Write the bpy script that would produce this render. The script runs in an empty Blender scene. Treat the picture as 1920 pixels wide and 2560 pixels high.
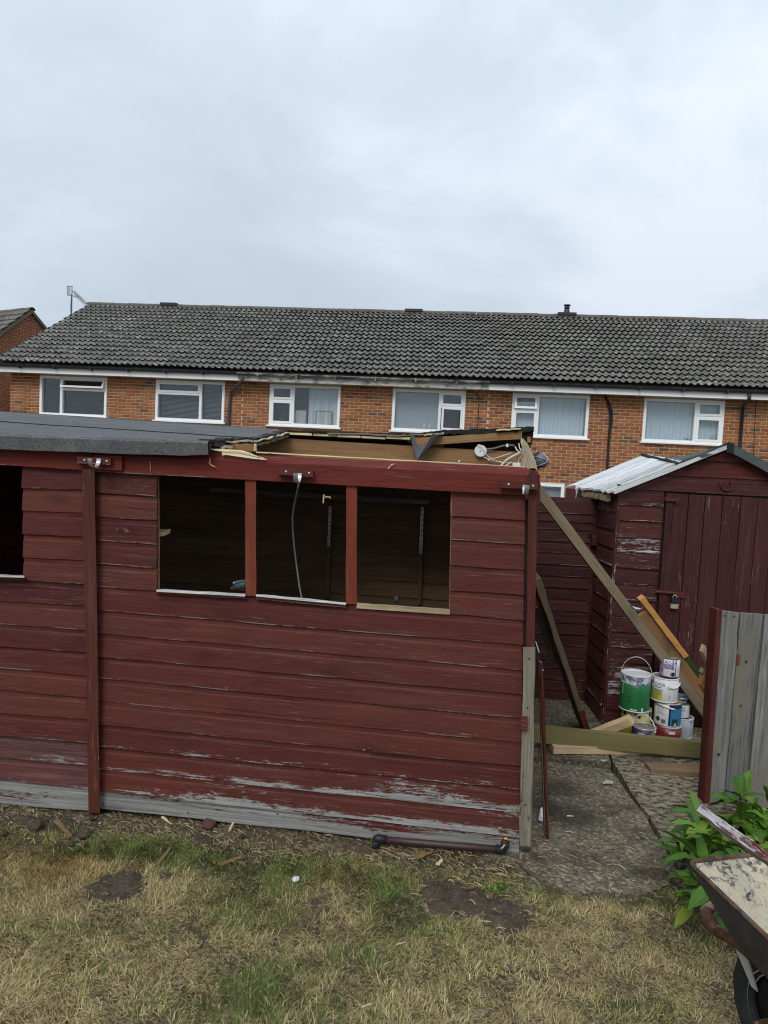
import bpy, bmesh, math, random
import numpy as np
from mathutils import Vector as V, Matrix, Euler, noise as mnoise

# ------------------------------------------------------------------ camera
scene = bpy.context.scene
FPX, PITCH, ROLL, EYE = 1775.0, math.radians(3.6), math.radians(2.86), 1.6
CF = V((0, math.cos(PITCH), -math.sin(PITCH)))
_u0 = V((0, math.sin(PITCH), math.cos(PITCH)))
CR = V((1, 0, 0)) * math.cos(ROLL) + _u0 * math.sin(ROLL)
CU = _u0 * math.cos(ROLL) - V((1, 0, 0)) * math.sin(ROLL)
CAM = V((0, 0, EYE))
cd = bpy.data.cameras.new("camera")
cam = bpy.data.objects.new("camera", cd)
scene.collection.objects.link(cam)
cam.matrix_world = Matrix(((CR.x, CU.x, -CF.x, 0), (CR.y, CU.y, -CF.y, 0), (CR.z, CU.z, -CF.z, EYE), (0, 0, 0, 1)))
cd.sensor_fit = 'VERTICAL'
cd.sensor_height = 36.0
cd.lens = 36.0 * FPX / 2560.0
cd.clip_start, cd.clip_end = 0.05, 3000
scene.camera = cam

# ------------------------------------------------------------------ sky, sun, exposure
SUN_EL, SUN_AZ = 42, 200           # sun behind the cloud, high and behind the camera's left shoulder
w = bpy.data.worlds.new("World"); scene.world = w; w.use_nodes = True
nt = w.node_tree; nt.nodes.clear()
def wn(t, **k):
    n = nt.nodes.new(t)
    for a, b in k.items(): setattr(n, a, b)
    return n
wo = wn('ShaderNodeOutputWorld'); bg = wn('ShaderNodeBackground'); bg.inputs[1].default_value = 0.1
sky = wn('ShaderNodeTexSky', sky_type='NISHITA', sun_disc=False)
sky.sun_elevation = math.radians(SUN_EL); sky.sun_rotation = math.radians(SUN_AZ); sky.air_density = 1.0; sky.dust_density = 3.0
tc = wn('ShaderNodeTexCoord')
mp = wn('ShaderNodeMapping'); mp.inputs['Rotation'].default_value = (0.2, 0.5, 0.3); mp.inputs['Scale'].default_value = (1.3, 1.0, 2.4); mp.inputs['Location'].default_value = (3.7, 1.2, 0.4)
nt.links.new(tc.outputs['Generated'], mp.inputs['Vector'])
n1 = wn('ShaderNodeTexNoise'); n1.inputs['Scale'].default_value = 1.7; n1.inputs['Detail'].default_value = 7; n1.inputs['Roughness'].default_value = 0.54; n1.inputs['Distortion'].default_value = 0.4
nt.links.new(mp.outputs[0], n1.inputs['Vector'])
cr = wn('ShaderNodeValToRGB'); e = cr.color_ramp.elements
e[0].position, e[0].color = 0.34, (0.565, 0.655, 0.76, 1)
e[1].position, e[1].color = 0.66, (0.80, 0.875, 0.97, 1)
m_ = cr.color_ramp.elements.new(0.5); m_.color = (0.635, 0.73, 0.84, 1)
nt.links.new(n1.outputs['Fac'], cr.inputs[0])
sx = wn('ShaderNodeSeparateXYZ'); nt.links.new(tc.outputs['Generated'], sx.inputs[0])
g1 = wn('ShaderNodeMath', operation='MAXIMUM'); nt.links.new(sx.outputs['Z'], g1.inputs[0]); g1.inputs[1].default_value = 0
g2 = wn('ShaderNodeMath', operation='MULTIPLY_ADD'); nt.links.new(g1.outputs[0], g2.inputs[0]); g2.inputs[1].default_value = 6.4; g2.inputs[2].default_value = 8.5
sc_ = wn('ShaderNodeVectorMath', operation='SCALE'); nt.links.new(cr.outputs[0], sc_.inputs[0]); nt.links.new(g2.outputs[0], sc_.inputs['Scale'])
mx = wn('ShaderNodeMix', data_type='RGBA'); mx.inputs[0].default_value = 0.94
nt.links.new(sky.outputs[0], mx.inputs[6]); nt.links.new(sc_.outputs[0], mx.inputs[7])
nt.links.new(mx.outputs[2], bg.inputs[0]); nt.links.new(bg.outputs[0], wo.inputs[0])
sd = bpy.data.lights.new("sun", 'SUN'); sd.energy = 1.5; sd.angle = math.radians(26); sd.color = (1.0, 0.965, 0.91)
so = bpy.data.objects.new("sun", sd); scene.collection.objects.link(so)
az, el = math.radians(SUN_AZ), math.radians(SUN_EL)
so.rotation_euler = V((math.sin(az) * math.cos(el), math.cos(az) * math.cos(el), math.sin(el))).to_track_quat('Z', 'Y').to_euler()
vs = scene.view_settings
scene.cycles.filter_width = 1.15
vs.view_transform = 'Standard'; vs.look = 'None'; vs.gamma = 1; vs.use_curve_mapping = False; vs.exposure = 0.0

# ------------------------------------------------------------------ pixel <-> place helpers (photograph pixels, 1920x2560)
def ray(u, v): return CF + CR * ((u - 960) / FPX) - CU * ((v - 1280) / FPX)
def gnd(u, v, z=0.0):
    d = ray(u, v); return CAM + d * ((z - EYE) / d.z)
def atY(u, v, Y):
    d = ray(u, v); return CAM + d * (Y / d.y)
def onpl(u, v, P, N):
    d = ray(u, v); return CAM + d * ((V(P) - CAM).dot(N) / d.dot(N))
def lerp(a, b, t): return a + (b - a) * t
rnd = random.Random(7)
UP = V((0, 0, 1))

# ------------------------------------------------------------------ node helpers
class M:
    def __init__(s, name, rough=0.8, spec=0.3, metal=0.0):
        s.m = bpy.data.materials.new(name); s.m.use_nodes = True; s.t = s.m.node_tree
        s.b = s.t.nodes['Principled BSDF']
        s.b.inputs['Roughness'].default_value = rough; s.b.inputs['Specular IOR Level'].default_value = spec; s.b.inputs['Metallic'].default_value = metal
    def n(s, t, **k):
        q = s.t.nodes.new(t)
        for a, b in k.items(): setattr(q, a, b)
        return q
    def put(s, sock, val):
        if hasattr(val, 'is_output'): s.t.links.new(val, sock)
        elif isinstance(val, tuple) and len(val) == 3 and sock.type == 'RGBA': sock.default_value = val + (1,)
        else: sock.default_value = val
    def vec(s, kind='UV', scale=(1, 1, 1), rand=True):
        c = s.n('ShaderNodeTexCoord')
        o = s.n('ShaderNodeNewGeometry').outputs['Position'] if kind == 'POS' else c.outputs[kind]
        mp = s.n('ShaderNodeMapping'); mp.inputs['Scale'].default_value = scale; s.t.links.new(o, mp.inputs['Vector'])
        if rand:
            oi = s.n('ShaderNodeObjectInfo'); mu = s.n('ShaderNodeMath', operation='MULTIPLY'); mu.inputs[1].default_value = 37.0
            s.t.links.new(oi.outputs['Random'], mu.inputs[0])
            cb = s.n('ShaderNodeCombineXYZ')
            for i in range(3): s.t.links.new(mu.outputs[0], cb.inputs[i])
            s.t.links.new(cb.outputs[0], mp.inputs['Location'])
        return mp.outputs[0]
    def noise(s, vec, scale=1.0, detail=4, rough=0.55, dist=0.0):
        q = s.n('ShaderNodeTexNoise'); q.inputs['Scale'].default_value = scale; q.inputs['Detail'].default_value = detail
        q.inputs['Roughness'].default_value = rough; q.inputs['Distortion'].default_value = dist; s.t.links.new(vec, q.inputs['Vector']); return q.outputs['Fac']
    def voro(s, vec, scale=1.0, feature='F1', out='Distance', rnd_=1.0):
        q = s.n('ShaderNodeTexVoronoi', feature=feature); q.inputs['Scale'].default_value = scale; q.inputs['Randomness'].default_value = rnd_
        s.t.links.new(vec, q.inputs['Vector']); return q.outputs[out]
    def math(s, op, a, b=0.0, c=0.0, clamp=False):
        q = s.n('ShaderNodeMath', operation=op, use_clamp=clamp)
        s.put(q.inputs[0], a); s.put(q.inputs[1], b)
        if op in ('MULTIPLY_ADD', 'COMPARE', 'SMOOTH_MIN'): s.put(q.inputs[2], c)
        return q.outputs[0]
    def step(s, x, a, b):
        q = s.n('ShaderNodeMapRange', interpolation_type='SMOOTHSTEP'); s.put(q.inputs[0], x); q.inputs[1].default_value = a; q.inputs[2].default_value = b
        q.inputs[3].default_value = 0; q.inputs[4].default_value = 1; return q.outputs[0]
    def ramp(s, f, *stops):
        q = s.n('ShaderNodeValToRGB'); s.put(q.inputs[0], f); el = q.color_ramp.elements
        while len(el) < len(stops): el.new(0.5)
        for x, (p, c) in zip(el, stops): x.position = p; x.color = tuple(c) + (1,)
        return q.outputs[0]
    def mix(s, f, a, b, mode='MIX'):
        q = s.n('ShaderNodeMix', data_type='RGBA', blend_type=mode); s.put(q.inputs[0], f); s.put(q.inputs[6], a); s.put(q.inputs[7], b); return q.outputs[2]
    def orand(s):
        oi = s.n('ShaderNodeObjectInfo').outputs['Random']; gi = s.n('ShaderNodeNewGeometry').outputs['Random Per Island']
        return s.math('FRACT', s.math('ADD', oi, s.math('MULTIPLY', gi, 7.31)))
    def sep(s, vec):
        q = s.n('ShaderNodeSeparateXYZ'); s.t.links.new(vec, q.inputs[0]); return q.outputs
    def col(s, c): s.put(s.b.inputs['Base Color'], c); return s
    def bump(s, h, strength=0.4, dist=0.004):
        q = s.n('ShaderNodeBump'); q.inputs['Strength'].default_value = strength; q.inputs['Distance'].default_value = dist
        s.put(q.inputs['Height'], h); s.t.links.new(q.outputs[0], s.b.inputs['Normal']); return s
    def rough(s, r): s.put(s.b.inputs['Roughness'], r); return s
    def hsv(s, c, h=0.5, sa=1.0, v=1.0):
        q = s.n('ShaderNodeHueSaturation'); s.put(q.inputs['Hue'], h); s.put(q.inputs['Saturation'], sa); s.put(q.inputs['Value'], v); s.put(q.inputs['Color'], c); return q.outputs[0]

MAT = {}
def flat(name, c, rough=0.6, spec=0.4, metal=0.0, var=0.15, scale=14.0):
    m = M(name, rough, spec, metal); v = m.vec('Object')
    nz = m.noise(v, scale, 5); m.col(m.hsv(c, 0.5, 1.0, m.math('MULTIPLY_ADD', nz, 2 * var, 1 - var)))
    MAT[name] = m.m; return m.m

# painted boards; wear 0..1 sets how much of the paint has flaked off
def paint_wood(name, c1, c2, wear, under1=(0.13, 0.125, 0.115), under2=(0.44, 0.43, 0.41), vy=42.0, edge=0.0, film=0.0, knots=1.0, lip=0.5):
    m = M(name, 0.66, 0.25)
    uv = m.vec('UV', (1, 1, 1), False); U_, W_, _ = m.sep(uv)
    g = m.noise(m.vec('UV', (6.0, vy * 3.0, 1)), 1.0, 8, 0.70, 0.7)
    g2 = m.noise(m.vec('UV', (1.6, 11, 1)), 1.0, 5, 0.6)
    big = m.noise(m.vec('UV', (1.6, 7.0, 1)), 1.0, 6, 0.62)
    flk = m.noise(m.vec('UV', (30, 95, 1)), 1.0, 6, 0.72)
    r = m.orand()
    base = m.mix(m.math('MULTIPLY_ADD', g2, 2.2, -0.6, True), c1, c2)
    base = m.hsv(base, m.math('MULTIPLY_ADD', r, 0.014, 0.494), 1.0, m.math('ADD', m.math('MULTIPLY_ADD', g, 1.5, 0.22), m.math('MULTIPLY_ADD', r, 0.42, -0.2)))
    # chalky bloom in soft patches, fine pale scratches, dark grain cracks
    ch = m.step(m.noise(m.vec('UV', (1.1, 16, 1)), 1.6, 6, 0.68), 0.50, 0.76)
    base = m.mix(m.math('MULTIPLY', ch, 0.26 + film), base, (0.19, 0.105, 0.095))
    scr = m.math('MULTIPLY', m.step(m.noise(m.vec('UV', (7, 210, 1)), 1.0, 5, 0.6), 0.60, 0.68), m.step(big, 0.45, 0.62))
    base = m.mix(m.math('MULTIPLY', scr, 0.55), base, (0.27, 0.18, 0.165))
    crk = m.step(m.noise(m.vec('UV', (2.4, 120, 1)), 1.0, 4, 0.55, 0.4), 0.66, 0.70)
    base = m.mix(m.math('MULTIPLY', crk, 0.7), base, tuple(x * 0.22 for x in c2))
    # knots: dark heart, pale resin crescent, swirl of darker grain round it
    kv = m.vec('UV', (3.6, 8.5, 1)); kd = m.voro(kv, 1.0); ks = m.voro(kv, 1.0, 'F1', 'Color'); ka, kb, kc = m.sep(ks)
    on = m.step(ka, 0.50, 0.54); wob = m.math('MULTIPLY_ADD', m.noise(m.vec('UV', (60, 60, 1)), 1.0, 3), 0.07, -0.035)
    kd = m.math('ADD', kd, wob)
    sw_ = m.math('MULTIPLY', m.math('SUBTRACT', 1.0, m.step(kd, 0.10, 0.34)), on)
    base = m.mix(m.math('MULTIPLY', sw_, 0.5 * knots), base, tuple(x * 0.40 for x in c1))
    cres = m.math('MULTIPLY', m.math('MULTIPLY', m.math('SUBTRACT', 1.0, m.step(kd, 0.095, 0.115)), m.step(kd, 0.055, 0.075)), m.math('MULTIPLY', on, m.step(m.noise(m.vec('UV', (38, 38, 1)), 1.0, 3), 0.50, 0.58)))
    base = m.mix(m.math('MULTIPLY', cres, 0.75 * knots), base, (0.21, 0.125, 0.075))
    hrt = m.math('MULTIPLY', m.math('SUBTRACT', 1.0, m.step(kd, 0.05, 0.07)), on)
    base = m.mix(m.math('MULTIPLY', hrt, 0.8 * knots), base, (0.022, 0.012, 0.010))
    # flaking, broken up along the grain; strongest along the drip edge where asked
    f = m.math('ADD', m.math('ADD', m.math('MULTIPLY', g, 0.46), m.math('MULTIPLY', big, 0.48)), m.math('MULTIPLY', flk, 0.34))
    if edge:
        en = m.noise(m.vec('UV', (2.5, 3, 1)), 1.0, 4, 0.6)
        f = m.math('ADD', f, m.math('MULTIPLY', m.math('MULTIPLY', m.math('SUBTRACT', 1.0, m.step(W_, 0.0, 0.05)), edge * 1.6), en))
    th = 0.93 - 0.50 * wear
    k = m.step(f, th, th + 0.055)
    if lip:   # thin bare line on the sharp lower arris
        ln = m.math('MULTIPLY', m.math('SUBTRACT', 1.0, m.step(W_, 0.0015, 0.0045)), m.step(m.noise(m.vec('UV', (3.2, 3, 1)), 1.0, 5, 0.65), 0.52, 0.60))
        k = m.math('MAXIMUM', k, m.math('MULTIPLY', ln, lip))
    wg = m.noise(m.vec('UV', (2.2, vy * 2.4, 1)), 1.0, 8, 0.72, 0.8)
    wood = m.mix(m.math('MULTIPLY_ADD', wg, 2.6, -0.8, True), under1, under2)
    wood = m.mix(m.math('MULTIPLY', sw_, 0.5), wood, tuple(x * 0.5 for x in under1))
    m.col(m.mix(k, base, wood))
    m.bump(m.math('SUBTRACT', m.math('ADD', g, m.math('MULTIPLY', k, -0.5)), crk), 0.45, 0.003)
    MAT[name] = m.m; return m.m

# bare timber
def wood(name, c1, c2, vy=38.0, rough=0.8, dark=(0.05, 0.03, 0.02), knot=0.6, streak=0.35, stain=None):
    m = M(name, rough, 0.2)
    g = m.noise(m.vec('UV', (2.6, vy * 1.6, 1)), 1.0, 8, 0.70, 0.8)
    b = m.noise(m.vec('UV', (1.2, 5, 1)), 1.0, 4)
    c = m.mix(m.math('MULTIPLY_ADD', g, 2.6, -0.8, True), c1, c2)
    c = m.hsv(c, 0.5, 1.0, m.math('ADD', m.math('MULTIPLY_ADD', b, 0.9, 0.45), m.math('MULTIPLY_ADD', m.orand(), 0.25, -0.1)))
    cr_ = m.step(m.noise(m.vec('UV', (0.9, vy * 1.6, 1)), 1.0, 3, 0.5, 0.8), 0.62, 0.72)
    c = m.mix(m.math('MULTIPLY', cr_, streak), c, dark)
    kd = m.voro(m.vec('UV', (1.9, 8, 1)), 1.0); kn = m.math('SUBTRACT', 1.0, m.step(kd, 0.05, 0.14))
    c = m.mix(m.math('MULTIPLY', kn, knot), c, dark)
    if stain: c = m.mix(m.math('MULTIPLY', m.step(m.noise(m.vec('UV', (3, 9, 1)), 1.0, 5, 0.6), 0.5, 0.62), 0.8), c, stain)
    m.col(c).bump(m.math('SUBTRACT', g, cr_), 0.5, 0.003)
    MAT[name] = m.m; return m.m

# ------------------------------------------------------------------ mesh helpers
class MB:
    def __init__(s): s.v = []; s.f = []; s.uv = []; s.mi = []; s.cur = 0
    def face(s, pts, uvs=None):
        i = len(s.v); s.v += [tuple(p) for p in pts]; s.f.append(tuple(range(i, i + len(pts)))); s.mi.append(s.cur)
        s.uv.append(uvs if uvs else [(0, 0)] * len(pts))
    def strip(s, rings, closed=True, caps=True, uvu=None, uvw=None):
        """rings: list of equal-length point lists, joined in order (shared vertices)"""
        n = len(rings[0]); base = len(s.v)
        for r in rings: s.v += [tuple(p) for p in r]
        if uvu is None:
            uvu = [0.0]
            for a, b in zip(rings, rings[1:]): uvu.append(uvu[-1] + (V(b[0]) - V(a[0])).length)
        if uvw is None:
            r = rings[len(rings) // 2]; uvw = [0.0]
            for i in range(n): uvw.append(uvw[-1] + (V(r[(i + 1) % n]) - V(r[i])).length)
        m = n if closed else n - 1
        for j in range(len(rings) - 1):
            for i in range(m):
                a = base + j * n + i; b = base + j * n + (i + 1) % n
                s.f.append((a, b, b + n, a + n)); s.mi.append(s.cur)
                s.uv.append([(uvu[j], uvw[i]), (uvu[j], uvw[i + 1]), (uvu[j + 1], uvw[i + 1]), (uvu[j + 1], uvw[i])])
        if closed and caps:
            for j, rev in ((0, True), (len(rings) - 1, False)):
                idx = [base + j * n + i for i in range(n)]
                c0 = V(rings[j][0]); e1 = (V(rings[j][1]) - c0); e1 = e1.normalized() if e1.length > 0 else V((1, 0, 0))
                q = [((V(p) - c0).dot(e1) * .12 + uvu[j], (V(p) - c0 - e1 * (V(p) - c0).dot(e1)).length) for p in rings[j]]
                if rev: idx = idx[::-1]; q = q[::-1]
                s.f.append(tuple(idx)); s.mi.append(s.cur); s.uv.append(q)
    def box(s, c, hx, hy, hz, ex=V((1, 0, 0)), ey=V((0, 1, 0)), ez=V((0, 0, 1))):
        c = V(c); P = lambda a, b, d: c + ex * (hx * a) + ey * (hy * b) + ez * (hz * d)
        s.strip([[P(x, -1, -1), P(x, 1, -1), P(x, 1, 1), P(x, -1, 1)] for x in (-1, 1)])
    def hexa(s, a, b):      # two quads (lists of four points)
        s.strip([a, b])
    def tube(s, pts, r, n=8, caps=True):
        pts = [V(p) for p in pts]; rs = r if isinstance(r, (list, tuple)) else [r] * len(pts)
        rings = []; nrm = None
        for i, p in enumerate(pts):
            t = (pts[min(i + 1, len(pts) - 1)] - pts[max(i - 1, 0)]).normalized()
            if nrm is None: nrm = t.orthogonal().normalized()
            nrm = (nrm - t * nrm.dot(t)).normalized(); bn = t.cross(nrm)
            rings.append([p + (nrm * math.cos(2 * math.pi * k / n) + bn * math.sin(2 * math.pi * k / n)) * rs[i] for k in range(n)])
        s.strip(rings, True, caps)
    def lathe(s, prof, c, n=24, ax=V((0, 0, 1)), closed_ends=True):
        c = V(c); ax = V(ax).normalized(); e1 = ax.orthogonal().normalized(); e2 = ax.cross(e1)
        s.strip([[c + ax * h + (e1 * math.cos(2 * math.pi * k / n) + e2 * math.sin(2 * math.pi * k / n)) * r for k in range(n)] for r, h in prof], True, closed_ends)
    def grid(s, P, closed=False):
        s.strip(P, closed, False)
    def mesh(s, name, smooth=False):
        me = bpy.data.meshes.new(name); me.from_pydata(s.v, [], s.f)
        uvl = me.uv_layers.new(name="UVMap"); flat_ = [c for f in s.uv for q in f for c in q]
        uvl.data.foreach_set('uv', flat_)
        if any(s.mi): me.polygons.foreach_set('material_index', s.mi)
        if smooth: me.polygons.foreach_set('use_smooth', [True] * len(me.polygons))
        me.update(); return me
    def build(s, name, mat, parent=None, smooth=False):
        me = s.mesh(name, smooth); return link(name, me, mat, parent)
COL = scene.collection
def link(name, me, mat=None, parent=None, matrix=None):
    o = bpy.data.objects.new(name, me); COL.objects.link(o)
    if mat is not None and me is not None and not len(me.materials):
        for q in (mat if isinstance(mat, (list, tuple)) else [mat]): me.materials.append(MAT[q] if isinstance(q, str) else q)
    if parent is not None:
        o.parent = parent
    if matrix is not None: o.matrix_basis = matrix
    return o
def thing(name, label, cat, group=None):
    o = bpy.data.objects.new(name, None); o.empty_display_size = 0.1; COL.objects.link(o); return tag(o, label, cat, group)
def tag(o, label, cat, group=None, kind=None):
    if label: o['label'] = label
    if cat: o['category'] = cat
    if group: o['group'] = group
    if kind: o['kind'] = kind
    return o
def base_at(o, p):
    """move a root empty to the thing's base, keeping the parts (built in world space) where they are"""
    p = V(p); o.location = p
    for c in o.children: c.matrix_parent_inverse = Matrix.Translation(-p)
def jit(r=0.002): return V((rnd.uniform(-r, r), rnd.uniform(-r, r), rnd.uniform(-r, r)))
def plank_mb(A, B, W, T, nseg=6, j=0.0015, mb=None, taper=1.0):
    """timber from A to B, full width vector W, full thickness vector T"""
    mb = mb or MB(); A, B, W, T = V(A), V(B), V(W), V(T); rings = []
    for i in range(nseg + 1):
        t = i / nseg; c = lerp(A, B, t); k = lerp(1.0, taper, t)
        rings.append([c + W * (a * k) + T * b + jit(j) for a, b in ((-.5, -.5), (.5, -.5), (.5, .5), (-.5, .5))])
    wl, tl = W.length, T.length; o = rnd.uniform(0, 9)
    mb.strip(rings, uvu=[o + (B - A).length * i / nseg for i in range(nseg + 1)], uvw=[o, o + wl, o + wl + tl, o + 2 * wl + tl, o + 2 * wl + 2 * tl])
    return mb
def plank(name, A, B, W, T, mat, parent=None, **k): return plank_mb(A, B, W, T, **k).build(name, mat, parent)
def poly_prism(mb, pts, off):
    off = V(off); a = [V(p) for p in pts]; b = [p + off for p in a]; mb.strip([a, b])
def inherit_parts(src, parent):
    for ch in src.children:
        c = ch.copy(); COL.objects.link(c); c.parent = parent; c.matrix_parent_inverse = Matrix()
        inherit_parts(ch, c)
# ------------------------------------------------------------------ materials
RED1, RED2 = (0.108, 0.022, 0.0155), (0.072, 0.0175, 0.0140)
paint_wood('red_board', RED1, RED2, 0.0)
paint_wood('red_board_light_wear', RED1, RED2, 0.27, edge=0.10)
paint_wood('red_board_mid_wear', RED1, RED2, 0.34, edge=0.13)
paint_wood('red_board_heavy_wear', RED1, RED2, 0.45, edge=0.16)
paint_wood('red_board_bare', RED1, RED2, 0.68, edge=0.34, under1=(0.10, 0.097, 0.088), under2=(0.33, 0.325, 0.305))
paint_wood('red_board_film', (0.12, 0.035, 0.033), (0.09, 0.04, 0.04), 0.38, edge=0.12, film=0.4, under2=(0.28, 0.29, 0.29))
paint_wood('red_rail', (0.175, 0.027, 0.013), (0.130, 0.023, 0.013), 0.0, knots=0.5)
paint_wood('red_post', (0.115, 0.027, 0.017), (0.078, 0.019, 0.013), 0.30, knots=0.35)
paint_wood('brown_post', (0.098, 0.024, 0.014), (0.062, 0.017, 0.011), 0.28, knots=0.5)
paint_wood('maroon_board', (0.070, 0.015, 0.013), (0.048, 0.012, 0.011), 0.30, edge=0.12)
paint_wood('maroon_worn', (0.070, 0.015, 0.014), (0.048, 0.012, 0.012), 0.46, edge=0.06, under2=(0.6, 0.56, 0.54))
paint_wood('maroon_door', (0.060, 0.013, 0.013), (0.042, 0.011, 0.012), 0.37, under2=(0.38, 0.34, 0.33))
paint_wood('maroon_fence', (0.056, 0.013, 0.011), (0.040, 0.010, 0.010), 0.08, edge=0.06)
paint_wood('grey_red_post', (0.13, 0.028, 0.02), (0.10, 0.024, 0.018), 0.76, under1=(0.12, 0.10, 0.075), under2=(0.30, 0.27, 0.21))
paint_wood('peeling_plank', (0.14, 0.028, 0.023), (0.11, 0.024, 0.020), 0.60, under1=(0.3, 0.29, 0.29), under2=(0.65, 0.62, 0.62))
paint_wood('white_roof_board', (0.68, 0.69, 0.69), (0.54, 0.55, 0.55), 0.47, under1=(0.05, 0.047, 0.04), under2=(0.26, 0.25, 0.22), knots=0.2)
paint_wood('white_sill', (0.66, 0.66, 0.64), (0.55, 0.55, 0.54), 0.30, under1=(0.12, 0.10, 0.08), under2=(0.4, 0.36, 0.3), knots=0.2)
wood('grey_wood', (0.075, 0.073, 0.066), (0.29, 0.285, 0.265), dark=(0.035, 0.033, 0.03), knot=0.75, streak=0.6, stain=(0.17, 0.155, 0.12))
wood('brown_beam', (0.22, 0.12, 0.055), (0.33, 0.19, 0.09), dark=(0.10, 0.05, 0.025))
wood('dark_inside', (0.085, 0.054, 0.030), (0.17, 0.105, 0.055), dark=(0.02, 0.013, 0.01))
wood('pale_wood', (0.58, 0.42, 0.24), (0.70, 0.54, 0.34), dark=(0.3, 0.18, 0.08), knot=0.35, streak=0.15)
wood('fresh_split', (0.74, 0.60, 0.36), (0.86, 0.74, 0.50), dark=(0.4, 0.27, 0.12), knot=0.1, streak=0.35)
wood('orange_wood', (0.44, 0.21, 0.06), (0.56, 0.29, 0.09), dark=(0.25, 0.10, 0.03), knot=0.3, streak=0.2)
wood('brown_plank', (0.27, 0.14, 0.055), (0.36, 0.20, 0.085), dark=(0.06, 0.045, 0.03), stain=(0.10, 0.085, 0.055))
wood('treated_wood', (0.20, 0.155, 0.095), (0.31, 0.25, 0.165), dark=(0.12, 0.09, 0.04), knot=0.4, streak=0.25)
wood('green_timber', (0.17, 0.145, 0.06), (0.22, 0.19, 0.085), dark=(0.09, 0.075, 0.03), knot=0.4, streak=0.2)
wood('rotten_wood', (0.16, 0.13, 0.09), (0.46, 0.36, 0.21), dark=(0.025, 0.02, 0.015), knot=0.5, streak=0.9)
wood('old_prop_wood', (0.13, 0.10, 0.065), (0.30, 0.235, 0.15), dark=(0.025, 0.02, 0.015), knot=0.6, streak=0.8)
wood('dark_wood', (0.035, 0.027, 0.02), (0.06, 0.045, 0.032), dark=(0.01, 0.01, 0.01))
wood('dry_brown', (0.16, 0.10, 0.06), (0.26, 0.17, 0.10), dark=(0.05, 0.03, 0.02))
flat('moss_paint', (0.035, 0.06, 0.022), 0.8, 0.2, var=0.3)
flat('upvc', (0.86, 0.87, 0.87), 0.35, 0.5, var=0.05)
flat('soffit_board', (0.50, 0.49, 0.45), 0.7, 0.3, var=0.1)
flat('gutter_black', (0.018, 0.019, 0.022), 0.4, 0.5)
flat('downpipe_grey', (0.055, 0.06, 0.07), 0.45, 0.5)
flat('cable_black', (0.012, 0.012, 0.013), 0.6)
flat('brown_pipe', (0.045, 0.022, 0.02), 0.5, 0.5, var=0.5, scale=8)
flat('black_plastic', (0.015, 0.015, 0.016), 0.5)
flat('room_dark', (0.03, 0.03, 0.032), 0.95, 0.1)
flat('room_light', (0.30, 0.31, 0.32), 0.95, 0.1)
flat('blind_slat', (0.34, 0.35, 0.37), 0.6)
flat('blind_pale', (0.50, 0.53, 0.55), 0.9, 0.1, var=0.05)
flat('picture_mount', (0.62, 0.60, 0.54), 0.7)
flat('picture_frame', (0.32, 0.25, 0.17), 0.6)
flat('galvanised', (0.42, 0.43, 0.45), 0.42, 0.5, 0.7, var=0.3)
flat('aerial_metal', (0.12, 0.115, 0.11), 0.5, 0.5, 0.4)
flat('white_plastic', (0.72, 0.72, 0.70), 0.45, 0.5)
flat('cable_white', (0.66, 0.62, 0.52), 0.55)
flat('cable_grey', (0.15, 0.15, 0.148), 0.5)
flat('lamp_glass', (0.10, 0.115, 0.13), 0.15, 0.6)
flat('tyre_rubber', (0.022, 0.022, 0.024), 0.75, 0.3, var=0.35, scale=30)
flat('white_rim', (0.42, 0.40, 0.35), 0.6, var=0.35, scale=14)
flat('brass', (0.45, 0.40, 0.28), 0.45, 0.5, 0.4)
flat('red_iron', (0.085, 0.018, 0.015), 0.6, 0.3)
flat('soil_dark', (0.06, 0.048, 0.036), 0.95, 0.1, var=0.5)
flat('stone_white', (0.6, 0.6, 0.57), 0.8)
flat('paper_white', (0.60, 0.61, 0.63), 0.8)
flat('wire_galv', (0.5, 0.5, 0.5), 0.4, 0.5, 0.6)
flat('lead_grey', (0.15, 0.16, 0.17), 0.7)

def tex_mat(name, rough, build, spec=0.3, metal=0.0):
    m = M(name, rough, spec, metal); build(m); MAT[name] = m.m; return m.m
def f_net(m):
    p = m.vec('UV', (1, 1, 1), False); wv = m.sep(p)
    lace = m.step(m.noise(m.vec('UV', (60, 60, 1)), 1.0, 2), 0.42, 0.58)
    m.col(m.mix(m.math('MULTIPLY', lace, 0.25), (0.82, 0.88, 0.92), (0.60, 0.67, 0.72)))
    m.b.inputs['Emission Strength'].default_value = 0
tex_mat('net_curtain', 0.9, f_net, 0.1)
def f_brick(m):
    r = m.orand(); v = m.vec('Object'); p = m.vec('POS', (1, 1, 1), False)
    c = m.ramp(r, (0.0, (0.26, 0.080, 0.032)), (0.22, (0.33, 0.115, 0.042)), (0.45, (0.37, 0.140, 0.052)), (0.62, (0.29, 0.092, 0.040)), (0.80, (0.38, 0.170, 0.068)), (0.90, (0.22, 0.085, 0.052)), (0.96, (0.16, 0.070, 0.050)), (1.0, (0.12, 0.092, 0.075)))
    nz = m.noise(p, 38, 6, 0.65); b2 = m.noise(p, 9, 3)
    c = m.hsv(c, 0.5, 0.98, m.math('ADD', m.math('MULTIPLY_ADD', nz, 0.55, 0.55), m.math('MULTIPLY_ADD', b2, 0.35, -0.05)))
    bl = m.step(m.noise(p, 2.2, 4), 0.58, 0.75)
    c = m.mix(m.math('MULTIPLY', bl, 0.25), c, (0.45, 0.33, 0.20))
    c = m.hsv(c, 0.5, 1.0, m.math('MULTIPLY_ADD', m.noise(m.vec('POS', (1, 1, .5), False), 1.1, 5, 0.65), 0.7, 0.68))
    m.col(c).bump(nz, 0.5, 0.004)
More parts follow.
